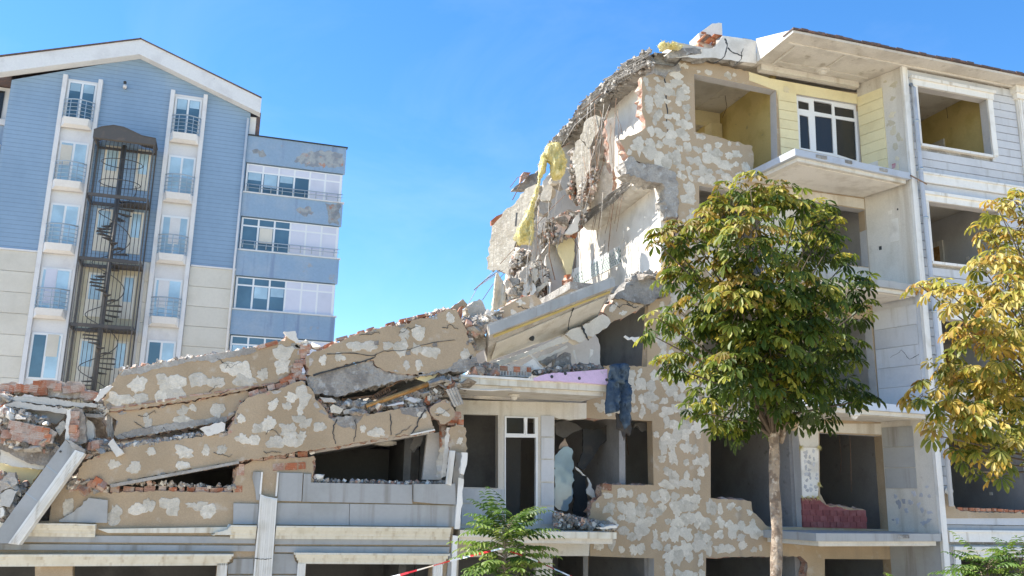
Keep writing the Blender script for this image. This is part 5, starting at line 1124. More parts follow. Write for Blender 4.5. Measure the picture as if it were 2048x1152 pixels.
# ================================================================== left heap
for q, Y, m, lb_, sd_ in (
    (C('H1', (60,210),(140,195),(330,200),(560,240),(720,255),(715,278),(560,272),(330,255),(80,225)), A-.1, m_dusty, 'upper of two long pale boards lying across the left heap', 1),
    (C('H1', (30,255),(120,232),(300,262),(505,290),(490,325),(300,300),(60,268)), A-.22, m_dusty, 'lower long pale board lying across the left heap', 2),
    (C('H1', (120,275),(490,328),(420,400),(330,390),(200,330)), A+.1, m_shadew, 'shaded underside of a slab beneath the long pale boards', 3),
    (C('H1', (0,545),(150,560),(330,590),(430,590),(350,720),(200,690),(0,590)), A-.2, m_rubble, 'ragged concrete slab edge across the left heap', 4),
    (C('H1', (0,578),(200,625),(345,690),(320,740),(160,725),(0,690)), A-.12, m_cream, 'smooth cream slab underside left of the leaning clad post', 5),
    (C('H1', (0,690),(160,725),(310,740),(200,900),(0,880)), A+.15, m_yell, 'yellow painted wall face left of the leaning clad post', 6),
    (C('H1', (0,830),(60,760),(110,765),(130,840),(0,905)), A-.3, m_concl, 'tan board stack leaning at the left picture edge', 7),
    (C('H1', (0,925),(60,885),(130,900),(100,960),(70,1020),(0,1015)), A-.3, m_dusty, 'pale slab fragment low at the left picture edge', 8),
    (C('H1', (0,1025),(20,1020),(30,1080),(0,1100)), A-.3, m_white, 'small white fragment at the foot of the left heap', 9),
    (C('H1', (410,430),(470,375),(500,410),(440,490)), A-.15, m_adh, 'pale tilted block between brick block and brick column', 10),
    (C('H1', (620,340),(690,400),(700,500),(640,540),(625,450)), A+.05, m_cream, 'rounded cream plaster face right of the brick column', 11),
    (C('H1', (630,320),(760,330),(765,352),(640,345)), A-.05, m_concl, 'grey lintel bar right of the brick column', 12)):
    loose('heap_slab', q, Y, .18 if sd_ != 6 else .1, m, lb_, 'slab', rough=1.2, seed=200+sd_)
loose('dark_recess', C('H1', (650,350),(800,355),(795,520),(690,520),(690,400)), A+.9, .1, m_shadew, 'grey wall of the small dark recess beside the brick column', 'wall', seed=5)
bkk = loose('brick_block', C('H1', (88,470),(120,380),(180,390),(340,420),(420,460),(390,545),(330,545),(210,530),(100,505)), A-.3, .4, m_rubble, 'large mortared brick block in the middle of the left heap', 'brick block', seed=6)
for k in range(14):
    rw = k//5; inst('brick', BR[(1,1,3,1,0)[k%5]], bkk, Matrix.Translation(W(*C('H1', (115+(k%5)*52+rw*12, 410+rw*45+(k%5)*12))[0], Y=A-.3)) @ Matrix.Rotation(.12,4,'Y') @ Matrix.Diagonal((.8,1.0,.95,1)))
bkc = loose('brick_column', C('H1', (510,310),(560,280),(610,290),(630,340),(640,540),(560,560),(510,530)), A-.2, .35, m_rubble, 'broken brick column standing in the left heap', 'column', seed=7)
loose('plaster_strip', C('H1', (500,300),(530,285),(515,400),(512,520),(482,520),(490,400)), A-.28, .1, m_white, 'white plaster strip on the left edge of the brick column', 'plaster slab', seed=8)
for k in range(6): inst('brick', BR[(1,3,1,0)[k%4]], bkc, Matrix.Translation(W(*C('H1', (550,335+k*34))[0], Y=A-.2)) @ Matrix.Rotation(1.57*(k%2),4,'Z') @ Matrix.Diagonal((.75,1,.9,1)))
hpw = loose('brick_wall_stub', C('H1', (0,105),(60,98),(140,105),(210,118),(275,80),(345,72),(420,78),(480,100),(560,85),(610,105),(640,150),(720,165),(690,235),(560,215),(400,200),(290,190),(180,170),(0,190)), A+.15, .3, m_rubble, 'jagged top of a broken brick wall along the left heap', 'wall', seed=9, rough=2)
for k, (x_, y_, mi) in enumerate(((20,140,1),(60,140,0),(110,138,1),(170,140,0),(235,140,1),(300,110,0),(300,140,0),(305,165,0),(370,110,1),(430,130,3),(500,150,3),(580,140,1),(650,190,1),(680,200,1))):
    inst('brick', BR[mi], hpw, Matrix.Translation(W(*C('H1', (x_,y_))[0], Y=A+.14)) @ Matrix.Rotation(rngm.uniform(-.2,.2),4,'Y') @ Matrix.Diagonal((.9,1.0,.95,1)))
heap(C('H1', (0,320),(120,300),(330,380),(350,400),(180,390),(100,380),(0,400)), A-.35, A-.05, 26, .08, .2, ('white','white','pale','mortar'), 91, 'white plaster chunk on top of the mortared brick block', 'white chunks on the brick block', fines=300)
heap(C('H1', (0,410),(90,420),(90,510),(420,560),(440,600),(200,600),(0,550)), A-.3, A, 34, .08, .2, ('mortar','pale','brick','conc'), 92, 'chunk below the mortared brick block in the left heap', 'chunks below the brick block', fines=450)
heap(C('H1', (640,560),(700,530),(800,540),(800,580),(680,640),(640,640)), A-.1, A+.3, 26, .07, .16, ('mortar','pale','brick','white'), 93, 'chunk between brick column and leaning white slab', 'chunks beside the brick column', fines=350)
heap(C('H1', (500,810),(640,800),(820,850),(800,890),(520,890)), A-.05, A+.2, 26, .07, .17, ('mortar','brick','brick','pale'), 94, 'chunk under the left tip of the lowest strip', 'chunks under the strip tip', fines=300)
heap(C('H1', (0,760),(140,880),(200,840),(90,1060),(40,1110),(0,1110)), A-.25, A+.2, 40, .08, .22, ('mortar','pale','white','conc','brick'), 95, 'chunk at the left picture edge below the yellow wall face', 'chunks at the left edge', fines=600)
heap(C('H1', (720,230),(800,240),(820,300),(760,320),(600,300),(740,290)), A-.0, A+.3, 18, .07, .15, ('mortar','brick','brick','conc'), 96, 'chunk at the left end of the crack between the left strips', 'chunks at the crack end', fines=220)
heap(C('H1', (0,170),(60,190),(60,240),(120,240),(0,330)), A-.2, A+.2, 16, .1, .22, ('mortar','pale','brick'), 97, 'chunk at the left edge under the broken brick wall top', 'chunks under the wall top', fines=200)
loose('heap_core', [(-60,800), (80,805), (200,835), (225,900), (160,960), (100,1045), (-60,1045)], A+.55, .5, m_rubble, 'mass of compressed rubble filling the left heap', 'rubble', seed=10, rough=3)
# leaning clad post with fluted white edge
lp_ = thing('leaning_post', W(60,1060,Y=A-.4), 'grey clad corner post with fluted white edge leaning across the left heap', 'post')
pp = pl(A-.4, .05, 0, (100,960))
post_a = [(485,520),(560,590),(185,1112),(45,1112)]; post_ext = [(485,520),(560,590),(60,1290),(-80,1290)]
prism('clad_face', C('H1', *[(*p,'s') for p in ((487,518),(560,592),(60,1290),(-85,1290))]), pp, .3, m_clad, lp_, rough=0)
prism('fluted_edge', C('H1', *[(*p,'s') for p in ((560,594),(628,618),(140,1300),(62,1290))]), pp, .3, m_trim, lp_, rough=0, proud=.02)
prism('broken_top', C('H1', (490,516),(530,528),(632,590),(626,618),(562,592)), pp, .28, m_concl, lp_, rough=1, proud=.01)
for k in range(4):
    o = 12+k*15; prism('flute', C('H1', *[(*p,'s') for p in ((562+o,600+o*.4),(570+o,603+o*.4),(72+o,1290),(64+o,1290))]), pp, .02, m_trim, lp_, rough=0, proud=.035)
for (x_, y_) in ((345,715),(192,915)):
    prism('joint', C('H1', *[(*p,'s') for p in ((x_,y_-6),(x_+82,y_+52),(x_+80,y_+58),(x_-2,y_))]), pp, .01, m_steel, lp_, rough=0, proud=.006)
for (x_, y_) in ((450,606),): q = on(C('H1', (x_,y_))[0], pp); MB().tube([q, q-Vector((0,.012,0))], .02, 8).build('fixing', m_black, lp_)
prism('clad_sheet', C('Z5', (330,838),(400,800),(450,765),(495,715,'s'),(602,728,'s'),(598,855,'s'),(330,850)), A-.0, .04, m_clad, lw, rough=1, step=6, break_=.004)

# ================================================================== hanging wreckage at the torn side
m_streak = M('streaked_old_concrete', (.42,.385,.315), (.33,.295,.235), 3, (.42,.62), (.50,.465,.395), 10, (.52,.66), .18, 35, .95, .5, 40, .05, bump2=.5, bs2=6, streak=((.34,.30,.24),16,(.50,.66)))
bx_ = loose('wrecked_backdrop', C('F', (1012,560),(1040,480),(1075,400),(1125,300),(1150,262),(1245,225),(1245,610),(1180,640),(1010,640)), 24.9, .3, m_shadew, 'grey inner wall at the back of the torn-open rooms', 'wall', seed=1, rough=2)
hs1, ph = fallen('hanging_slab', C('H4', (130,990),(250,850),(400,720),(500,590),(600,540),(650,560),(640,700),(560,900),(400,1152)) + C('H5', (440,200),(450,330),(420,570),(380,575),(300,540),(210,510),(90,500),(95,400),(120,150),(150,0)), 23.6, 'broad weathered concrete slab hanging from the torn side', 74, 'slab', m=m_streak, t=.22, dab=False, turn=-.95, side=m_conc, rough=2)
p0, n0 = ph; prism('slot', C('H4', (395,850,'s'),(412,850,'s'),(400,1000,'s'),(380,1000,'s')), (p0+n0*.003, n0), .02, m_black, hs1, rough=0)
loose('tile_scrap', C('H4', (120,940),(180,890),(250,860),(240,890),(150,980),(125,995)), 23.3, .1, m_brick, 'red tile scrap on the upper left edge of the hanging slab', 'tile', seed=3)
loose('roof_scrap', C('H4', (360,600),(440,530),(560,430),(640,380),(640,540),(560,560),(480,600),(420,590)), 23.9, .25, m_conc, 'grey broken roof slab behind the hanging slab', 'slab', seed=4, rough=2)
loose('tile_scrap', C('H4', (455,445),(480,405),(560,410),(520,460),(440,520)), 23.7, .15, m_brickd, 'dark red tiles sticking up behind the hanging slab', 'tile', seed=5)
vs1, pv = fallen('hanging_slab', C('H6', (240,370),(280,220),(330,170),(390,140),(440,165),(430,240),(400,330),(360,400),(330,460),(300,450),(290,400)), 21.6, 'small sunlit concrete slab hanging highest under the torn roof edge', 75, 'slab', m=m_streak, t=.2, dab=False, turn=-1.0, side=m_conc, rough=1.5)
vs2_, pv = fallen('hanging_slab', C('H6', (160,560),(210,390),(240,375),(300,450),(340,465),(350,560),(340,650),(300,760),(260,870),(220,910),(205,800),(190,650),(160,575)), 21.9, 'tall sunlit concrete slab hanging left below the smaller one', 76, 'slab', m=m_streak, t=.2, dab=False, turn=-1.0, side=m_conc, rough=1.5)
vs3_, pv = fallen('hanging_slab', C('H6', (380,420),(450,260),(500,380),(515,420),(500,560),(420,560),(380,700),(300,960),(240,960),(300,780),(350,640)), 22.3, 'shaded concrete slab hanging between the sunlit slab and white wall', 77, 'slab', m=m_concl, t=.2, dab=False, turn=-.1, side=m_conc, rough=1.8)
vs4_, pv = fallen('hanging_slab', C('H6', (420,680),(460,630),(520,635),(550,700),(550,880),(480,960),(380,1040),(300,1060),(370,900),(400,760)), 21.7, 'pale plastered slab with drill holes above the torn floor edge', 78, 'slab', m=m_adh, t=.2, dab=False, turn=-.85, side=m_brickd, rough=1.8)
prism('room_return', C('H6', (500,180,'s'),(570,170,'s'),(575,640),(545,690),(520,600),(515,420),(495,300)), 21.0, .2, m_white, bd, rough=1.2, side=m_brickd)
heap(C('H6', (160,480),(190,460),(330,960),(200,1000),(140,900),(150,640)), 22.3, 22.9, 30, .12, .3, ('conc','pale','brick','conc'), 101, 'chunk caught left of the hanging sunlit slabs', 'chunks left of the sunlit slabs', fines=200)
heap(C('H6', (370,620),(420,640),(380,820),(350,840)), 21.7, 21.9, 12, .1, .18, ('white','pale'), 102, 'pale block in the crumbled seam of the hanging slabs', 'blocks in the seam', fines=100)
heap(C('F', (1095,440),(1130,425),(1165,425),(1170,450),(1110,490),(1090,470)), 21.2, 22.0, 34, .12, .28, ('conc','pale','brick','mortar','white'), 103, 'chunk in the knot of debris where the torn floor ends', 'chunks at the torn floor end', fines=320)
# stack of broken column pieces
colp = thing('broken_column', W(1085,485,Y=22.6), 'broken concrete column hanging in pieces beside the yellow insulation', 'column')
for k, q in enumerate((((690,500),(740,440),(860,450),(880,520),(800,540),(700,560)), ((650,700),(690,580),(760,545),(800,580),(770,720),(700,725)), ((640,850),(650,735),(720,725),(775,740),(750,840),(690,880)), ((585,950),(640,890),(720,900),(760,980),(700,1060),(640,1095),(600,1030)), ((660,1090),(720,975),(760,1000),(765,1080),(740,1140),(700,1152)))):
    prism('column_piece', C('H4', *q), pl(22.5-.05*k, .1, (-.4,-.5,-.2,-.6,-.3)[k], C('H4', q[0])[0]), .35, (m_concl, m_adh, m_concl, m_conc, m_concl)[k], colp, rough=1.2, step=4, seed=k)
m_fluff = M('yellow_glass_wool', (.74,.63,.25), (.80,.73,.42), 5, (.4,.65), (.58,.46,.12), 8, (.56,.7), fine=.2, fs=60, rough=1, bump=.8, bs=55, rnd=0, bump2=.6, bs2=14)
pillow('insulation_blanket', C('H4', (705,190),(710,150),(760,105),(860,105),(890,150),(930,240),(950,310),(930,400),(890,480),(800,495),(770,430),(770,330),(740,290),(720,400),(690,440),(665,520),(640,640),(600,760),(590,900),(590,1060),(600,1152))+C('H5', (690,90),(680,130),(660,195),(540,180),(500,200),(430,110))+C('H4', (360,1140),(440,980),(530,800),(600,630),(635,500),(640,380),(650,300),(665,240)), pl(21.0, 0, -.3, (1085,380)), .45, m_fluff, None, step=2.2, ns=7, na=.13, an=(1.6,1.6,.6), seed=8, edge=9, label='yellow glass wool blanket draped over the broken column', cat='insulation')
loose('wool_end', C('H4', (775,490),(810,440),(890,470),(860,530),(790,525)), 22.0, .2, m_adh, 'whitish paper end below the fold of the yellow insulation', 'insulation', seed=9)
pillow('insulation_tuft', C('Y2', (628,165),(650,145),(690,160),(720,148),(775,175),(770,188),(700,185),(640,200)), 18.35, .2, m_fluff, None, step=2.5, ns=8, na=.08, seed=9, edge=7, label='small tuft of pale insulation on the roof corner', cat='insulation')
loose('roof_block', C('Y2', (690,215),(720,190),(790,180),(820,178),(900,185),(902,212),(800,225),(700,240)), 18.4, .5, m_conc, 'grey concrete edge block beside the insulation tuft on the roof', 'concrete block', seed=10, rough=1.5)
# rubble spilling below the hanging slab
heap(C('H5', (420,330),(500,260),(640,260),(640,330),(560,400),(520,560),(420,620),(380,640)), 22.4, 23.0, 30, .12, .28, ('conc','pale','white','conc'), 104, 'chunk dangling under the yellow insulation', 'chunks under the insulation', fines=200, tall=1.8)
heap(C('H5', (500,560),(620,470),(720,440),(830,500),(900,650),(780,750),(640,830),(440,900),(350,940),(420,700)), 21.4, 22.4, 34, .12, .28, ('pale','mortar','mortar','white','pale','conc'), 105, 'chunk in the steep rubble slope above the dabbed parapet piece', 'chunks in the rubble slope', fines=700, fs=(.03,.09), tall=3)
for k, (q, m_) in enumerate(((((500,560),(560,500),(635,465),(640,560),(580,680),(520,660)),m_concl), (((650,520),(690,490),(740,500),(735,640),(700,690),(660,620)),m_adh), (((740,520),(830,500),(840,560),(800,620),(745,610)),m_concl), (((480,700),(520,640),(560,680),(540,840),(470,880)),m_adh), (((560,690),(620,640),(640,760),(600,850),(550,840)),m_concl), (((640,640),(700,700),(720,770),(680,830),(630,830)),m_white), (((700,760),(850,660),(900,660),(790,760),(720,830)),m_adh), (((390,720),(470,690),(460,800),(380,900),(345,930)),m_concl), (((600,560),(650,540),(660,640),(620,720)),m_conc), (((770,620),(870,600),(900,650),(800,690)),m_concl), (((380,620),(490,600),(500,690),(420,720)),m_conc))):
    plq = pl(21.35+.05*(k%4), .15*(k%3-1), -.5+.12*(k%4), C('H5', q[0])[0])
    prism('leaning_shard', C('H5', *q), plq, .14, m_, None, rough=1.2, step=4, seed=300+k, side=m_rubble, label=('broad pale shard at the top left of the rubble slope','narrow upright shard in the middle top of the rubble slope','squarish shard at the top right of the rubble slope','tall pale shard low left in the rubble slope','upright shard low in the middle of the rubble slope','whitest shard above the dabbed parapet piece','long shard slanting right over the rubble slope','lowest left shard beside the cream curtain','thin dark shard in the middle of the rubble slope','flat shard right of the rubble slope near the white pipe','dark grey shard under the hanging slab corner')[k], cat='shard')
loose('rubble_core', C('H5', (360,930),(430,700),(480,560),(600,480),(760,480),(860,600),(880,700),(760,860),(560,900)), 22.5, .5, m_rubble, 'mass of packed rubble under the hanging slab', 'rubble', seed=11, rough=3)
loose('grey_wall', C('H5', (850,330),(940,200),(1010,260),(1060,380),(1095,540),(1010,860),(960,900),(900,900),(905,690),(840,560)), 22.0, .15, m_shadew, 'grey room wall remnant left of the yellow plaster remnant', 'wall', seed=12)
loose('yellow_plaster', C('H5', (960,130),(1210,100),(1215,300),(1190,440),(1170,560),(1110,580),(1060,380),(1010,250)), 21.7, .12, m_yell, 'pale yellow plastered wall remnant left of the green tiles', 'wall', seed=13)
loose('fallen_lath', C('H5', (720,390),(900,150),(960,180),(800,390)), 21.9, .15, m_concl, 'broken concrete lath slanting down behind the rubble slope', 'lath', seed=14, rough=2)
loose('peach_slab', C('H4', (820,1020),(920,870),(1000,890),(960,980),(885,1150)), 21.3, .12, M('peach_plaster',(.66,.50,.40)), 'peach plaster slab caught below the torn floor end', 'plaster slab', seed=15)
loose('white_shard', C('H4', (930,1080),(1020,960),(1060,880),(1090,860),(1080,1050),(1000,1090)), 21.2, .15, m_white, 'white plaster shard beside the peach slab', 'plaster slab', seed=16)
for k in range(7): inst('brick_fragment', BR[k%2], None, Matrix.Translation(W(*C('H5', (1120+10*math.sin(k*2),600+k*38))[0], Y=21.5-.05*k)) @ rot(rngm,.5) @ Matrix.Diagonal((1,.9,.8,1)), label='orange brick fragment in the broken pier below the yellow remnant', cat='brick', group='bricks of the broken pier')
heap(C('H5', (1000,880),(1200,790),(1215,830),(1000,930),(820,960),(830,930)), 20.8, 21.4, 16, .1, .2, ('brick','brick','pale','mortar'), 106, 'chunk along the tipped balcony top edge', 'chunks along the balcony edge', fines=160)
tb('white_pipe', m_white, None, [W(*C('H5',(895,670))[0],Y=21.3), W(*C('H5',(888,930))[0],Y=21.3)], .03, 6, label='thin white pipe standing beside the rubble slope', cat='pipe')
m_curtain = M('cream_curtain', (.72,.66,.54), (.62,.55,.42), 4, (.45,.7), fine=.05, rough=.9, bump=.1, trans=.3)
pillow('curtain', C('H5', (205,550),(235,555),(330,740),(350,860),(330,950),(240,1010),(140,1060),(160,880),(180,720)), pl(21.8, 0, -.2, (990,600)), .1, m_curtain, None, step=3, ns=3, na=.22, an=(3,1,.15), seed=10, edge=10, label='cream curtain hanging to a point against the sky', cat='curtain')
# reinforcement wires
rng = random.Random(9)
wires = [((1130,300),(1100,310),(1075,330)), ((1020,375),(1035,355),(1050,350)), ((1025,400),(1040,370)), ((985,545),(955,575),(930,620)), ((1000,540),(970,560),(948,580)), ((1010,545),(985,570),(965,600)), ((1005,540),(960,570)), ((1000,528),(1045,480),(1100,420),(1130,390)), ((1165,220),(1200,190),(1235,165)), ((1150,400),(1180,330),(1200,260),(1235,170)), ((1165,410),(1195,330),(1210,250),(1225,190)), ((1180,400),(1205,330),(1215,270),(1200,220)), ((1160,420),(1170,360),(1185,310)), ((1085,460),(1090,500),(1075,520)), ((1100,470),(1098,510),(1110,560)), ((1195,600),(1205,540),(1210,480)), ((1265,440),(1255,400),(1280,330)), ((1135,460),(1160,500),(1165,560)), ((1125,290),(1150,250),(1190,215)), ((1105,320),(1125,295),(1140,285))]
for k, w_ in enumerate(wires):
    tb('reinforcing_bar', m_rust if k % 3 else m_concl, None, [W(*p, Y=21.2+(k%4)*.15 if p[0] > 1060 else 22.8) for p in w_], .009 if k % 2 else .013, 5, label='bent thin reinforcing bar sticking out of the torn side', cat='rebar', group='bent reinforcing bars')

# loose fibres standing off the glass wool
io = [o for o in COL.objects if o.name.startswith('insulation_')]
for o in io:
    rng = random.Random(3); q = MB(); vs3 = [v.co.copy() for v in o.data.vertices][:len(o.data.vertices)//2]; mo = world_of(o)
    for i in range(900 if 'blanket' in o.name else 200):
        p = mo @ rng.choice(vs3); d = Vector((rng.uniform(-1,1), rng.uniform(-1.2,.2), rng.uniform(-1,1)))*.07
        q.tube([p, p+d*.6+Vector((0,0,.01)), p+d+Vector((0,0,-.02))], [.006,.004,.002], 3)
    q.build('fibres', m_fluff, o, kind='stuff')

# wreckage inside the broken room; splinters painted white for sunlit slivers
for k, (q, Y_, m_) in enumerate(((((755,540),(790,568),(815,592),(800,590),(765,560)), 19.3, m_white), (((825,600),(848,640),(868,725),(846,705),(820,690),(832,650)), 19.2, m_white), (((640,300),(700,280),(760,300),(800,330),(740,350),(690,380),(650,360)), 19.8, m_dark), (((800,330),(880,330),(990,280),(1060,290),(980,360),(900,420),(850,500),(800,560),(770,540),(800,440)), 19.7, m_black), (((750,560),(810,600),(820,700),(830,800),(780,840),(745,800)), 19.9, m_black), (((1060,350),(1090,300),(1180,290),(1180,330),(1130,345),(1105,310)), 19.2, m_dark))):
    loose('room_wreckage', C('Y6', *q), Y_, .05, m_, ('thin white splinter for a sunlit sliver in the broken room beside the door','crooked white splinter for a sunlit sliver low in the broken room','grey ceiling flap hanging over the pale plastic sheet','black torn ceiling sheet inside the broken room','black panel behind the white splinters','torn dark flap at the room corner below the jeans')[k], 'wreckage', seed=400+k, rough=1.2)

rng = random.Random(44)
for k in range(46):
    x_, y_ = rng.choice(((rng.uniform(1150,1240), rng.uniform(190,260)), (rng.uniform(1120,1190), rng.uniform(280,380)), (rng.uniform(1060,1130), rng.uniform(400,480)), (rng.uniform(1170,1290), rng.uniform(340,460))))
    L_ = rng.uniform(40,150); sw = rng.uniform(-25,12); Y_ = 20.6+rng.random()*.9
    tb('hanging_wire', (m_rust, m_concl, m_concl)[k % 3], bd, [W(x_, y_, Y=Y_), W(x_+sw*.2+rng.uniform(-6,6), y_+L_*.4, Y=Y_-.1), W(x_+sw*.7, y_+L_*.75, Y=Y_-.1), W(x_+sw, y_+L_, Y=Y_)], .0065, 4)
heap(C('H6', (300,700),(400,640),(420,760),(360,960),(260,1040),(220,940)), 21.4, 21.9, 24, .08, .2, ('pale','mortar','conc','brick'), 107, 'chunk caught between the hanging slabs above the torn floor', 'chunks between the hanging slabs', fines=260)
heap(C('F', (1085,490),(1130,470),(1140,540),(1120,600),(1090,600)), 22.0, 22.6, 14, .1, .22, ('pale','mortar','conc'), 108, 'chunk on the grey wall remnant under the debris knot', 'chunks under the debris knot', fines=200)

# ================================================================== trees
m_leaf = M('chestnut_leaf', (.1,.15,.03), vcol=True, fine=.12, fs=25, rough=.5, bump=.15, bs=40, rnd=.0, spec=.35, trans=.42)
m_leaf2 = M('pinnate_leaf', (.1,.15,.03), vcol=True, fine=.1, fs=25, rough=.5, bump=.1, bs=40, rnd=.0, spec=.35, trans=.4)
m_bark = M('pale_grey_bark', (.34,.27,.20), (.20,.15,.11), 7, (.45,.58), (.48,.41,.33), 13, (.55,.68), .2, 25, .95, .7, 30, 0, bump2=.6, bs2=12, streak=((.20,.15,.11),6,(.6,.72)))
def lerp3(a, b, t): return tuple(a[i]+(b[i]-a[i])*t for i in range(3))
class Leaves:
    def __init__(s): s.v = []; s.f = []; s.c = []
    def leaflet(s, p, d, nrm, L, wd, droop, c0, c1, rng):
        side = d.cross(nrm).normalized(); b = len(s.v); pos = p.copy(); dd = d.copy(); prof = ((0,.08),(.3,.55),(.66,1.0),(.88,.6),(1,0)); last = 0
        for i, (t, w) in enumerate(prof):
            pos = pos+dd*(L*(t-last)); last = t; dd = (dd+Vector((0,0,-droop*.35))).normalized()
            up_ = side.cross(dd).normalized(); up_ = -up_ if up_.dot(nrm) < 0 else up_
            lift = up_*(wd*w*.28)
            s.v += [pos, pos+side*(wd*w*.5)+lift, pos-side*(wd*w*.5)+lift]; cc = lerp3(c0, c1, t*t*.8); ce = lerp3(c0, c1, min(1, t*1.1)); s.c += [cc, ce, ce]
        for i in range(4):
            a = b+i*3; s.f += [(a, a+1, a+4, a+3), (a, a+3, a+5, a+2)]
    def palmate(s, p, out, rng, L, c0, c1):
        up_ = Vector((0,0,1)); nrm = (up_*.75+out*.45+Vector((rng.uniform(-.4,.4), rng.uniform(-.4,.4), 0))).normalized()
        fw = (out-nrm*out.dot(nrm)); fw = fw.normalized() if fw.length > .05 else Vector((1,0,0)); sd_ = nrm.cross(fw)
        n = rng.choice((5,6,7,7)); dr = rng.uniform(.35,1.1)
        for k in range(n):
            a = (k/(n-1)-.5)*2*rad(118)+rng.uniform(-.1,.1); d = fw*math.cos(a)+sd_*math.sin(a)
            l_ = L*(1-.38*abs(k/(n-1)-.5)*2)*rng.uniform(.88,1.1)
            s.leaflet(p+d*.015, (d-nrm*.12).normalized(), nrm, l_, l_*.36, dr, c0, c1, rng)
    def pinnate(s, p, d, rng, L, pairs, ll, c0, c1, droop=.35):
        pos = p.copy(); dd = d.normalized(); up_ = Vector((0,0,1))
        for k in range(pairs):
            pos = pos+dd*(L/pairs); dd = (dd+Vector((0,0,-droop/pairs))).normalized()
            sd_ = dd.cross(up_).normalized(); nr = sd_.cross(dd).normalized(); nr = nr if nr.z > 0 else -nr
            f_ = math.sin(math.pi*(.18+.75*k/pairs)); 
            for s_ in (-1, 1): s.leaflet(pos, (sd_*s_*.9+dd*.5-nr*.1+Vector((rng.uniform(-.1,.1),rng.uniform(-.1,.1),rng.uniform(-.1,.1)))).normalized(), nr, ll*f_*rng.uniform(.85,1.1), ll*.3*f_, .5, c0, c1, rng)
        s.leaflet(pos, dd, up_, ll*.7, ll*.25, .4, c0, c1, rng)
    def build(s, name, m, parent, **k):
        me = bpy.data.meshes.new(name); me.from_pydata([tuple(v) for v in s.v], [], s.f); me.materials.append(m)
        at = me.color_attributes.new('tint', 'FLOAT_COLOR', 'POINT'); at.data.foreach_set('color', [x for c in s.c for x in (*c, 1.0)])
        o = bpy.data.objects.new(name, me); COL.objects.link(o); attach(o, parent); return tag(o, **k)
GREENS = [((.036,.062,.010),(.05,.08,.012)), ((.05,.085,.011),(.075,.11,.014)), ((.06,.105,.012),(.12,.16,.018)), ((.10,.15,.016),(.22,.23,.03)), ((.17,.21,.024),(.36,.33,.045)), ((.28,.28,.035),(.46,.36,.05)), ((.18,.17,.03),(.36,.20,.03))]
m_twig = M('dark_twig', (.11,.085,.06), rough=.9, fine=.2, bump=.3)
def chestnut(name, clusters, Y, pal, seed, trunk, fork, label, Lr, dens, n_ind=220, group=None, rt=.09, depth=1.0, sunny=.3):
    rng = random.Random(seed); fk = W(*fork, Y=Y); base = Vector((trunk[0], Y, gz(Y)-.1))
    t_ = thing(name, base, label, 'tree', group)
    mpp = (fk-CAM).dot(_f)/FPX; leaves = []; br_ = MB()
    cen = sum((W(c[0], c[1], Y=Y) for c in clusters), Vector())/len(clusters); ext = max(abs(W(c[0],c[1],Y=Y).x-cen.x) for c in clusters)
    for (cx_, cy_, r, *dy_) in clusters:
        flat = W(cx_, cy_, Y=Y); k = max(0, 1-((flat-cen).length/(ext*1.25))**2)
        c = W(cx_, cy_, Y=Y+(dy_[0] if dy_ else rng.uniform(-1,1)*(.25+depth*k))); R0 = r*mpp*.92
        ax = Vector((fk.x+(c.x-fk.x)*.22, fk.y+(c.y-fk.y)*.22, fk.z+max(.1, (c.z-fk.z)*.55))); mid = ax+Vector((rng.uniform(-.08,.08), rng.uniform(-.08,.08), 0))
        br_.tube([fk+Vector((0,0,-.1)), mid, c], [.03,.017,.007], 5)
        for j in range(max(4, int(r*r*dens))):
            d = Vector((rng.gauss(0,1), rng.gauss(0,1), rng.gauss(0,1))).normalized(); d = (d+Vector((0,-.15,.22))).normalized()
            p = c+d*R0*(rng.uniform(.3,1.03)**.7)
            if rng.random() < .3: br_.tube([c+d*R0*.25, p-d*.04], [.006,.004], 3)
            out = (d+(p-cen).normalized()*.5).normalized()
            lum = .5-.22*((p.x-cen.x)/ext)+.25*((p.z-cen.z)/(ext*1.2))+rng.uniform(-.35,.35)+ (d.z-.2)*.15  # sunlight painted into the tints: lighter leaves toward left and top
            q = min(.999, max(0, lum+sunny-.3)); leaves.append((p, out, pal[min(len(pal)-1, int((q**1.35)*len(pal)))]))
    leaves.sort(key=lambda l: (l[0]-CAM).length-.0*l[0].z); mass = Leaves()
    for i, (p, out, (c0, c1)) in enumerate(leaves):
        f_ = rng.uniform(.8,1.15); c0 = tuple(x*f_ for x in c0); c1 = tuple(x*f_ for x in c1); L = rng.uniform(*Lr)
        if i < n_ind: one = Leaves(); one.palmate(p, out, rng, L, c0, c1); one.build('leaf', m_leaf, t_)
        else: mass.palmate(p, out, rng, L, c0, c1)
    mass.build('crown', m_leaf, t_, kind='stuff'); br_.build('branches', m_twig, t_, smooth=True)
    return t_, base, fk, mpp, len(leaves)
YT = 10.6
main_cl = [(1462,392,38),(1500,375,40),(1550,392,45),(1600,410,45),(1640,420,32),(1430,430,45),(1385,470,60),(1335,480,38),(1310,482,18),(1490,480,80),(1590,500,75),(1660,490,42),(1695,520,32),(1715,570,38),(1360,560,60),(1440,570,80),(1540,590,90),(1640,600,65),(1700,630,42),(1735,610,16),(1320,640,36),(1390,650,70),(1480,680,90),(1590,690,85),(1680,710,55),(1300,668,16),(1335,730,42),(1410,760,65),(1510,770,80),(1610,780,60),(1690,790,48),(1730,800,24),(1400,825,38),(1445,850,38),(1475,868,18),(1565,810,45),(1640,830,36),(1545,385,28),(1650,450,40),(1530,835,40),(1585,845,30),(1495,845,32),(1470,740,60,-.9),(1540,700,70,-1.0),(1600,640,70,-1.0),(1480,610,70,-1.0),(1560,780,55,-.8),(1620,750,50,-.8)]
zb = gz(YT); tk = W(1552,1152,Y=YT)
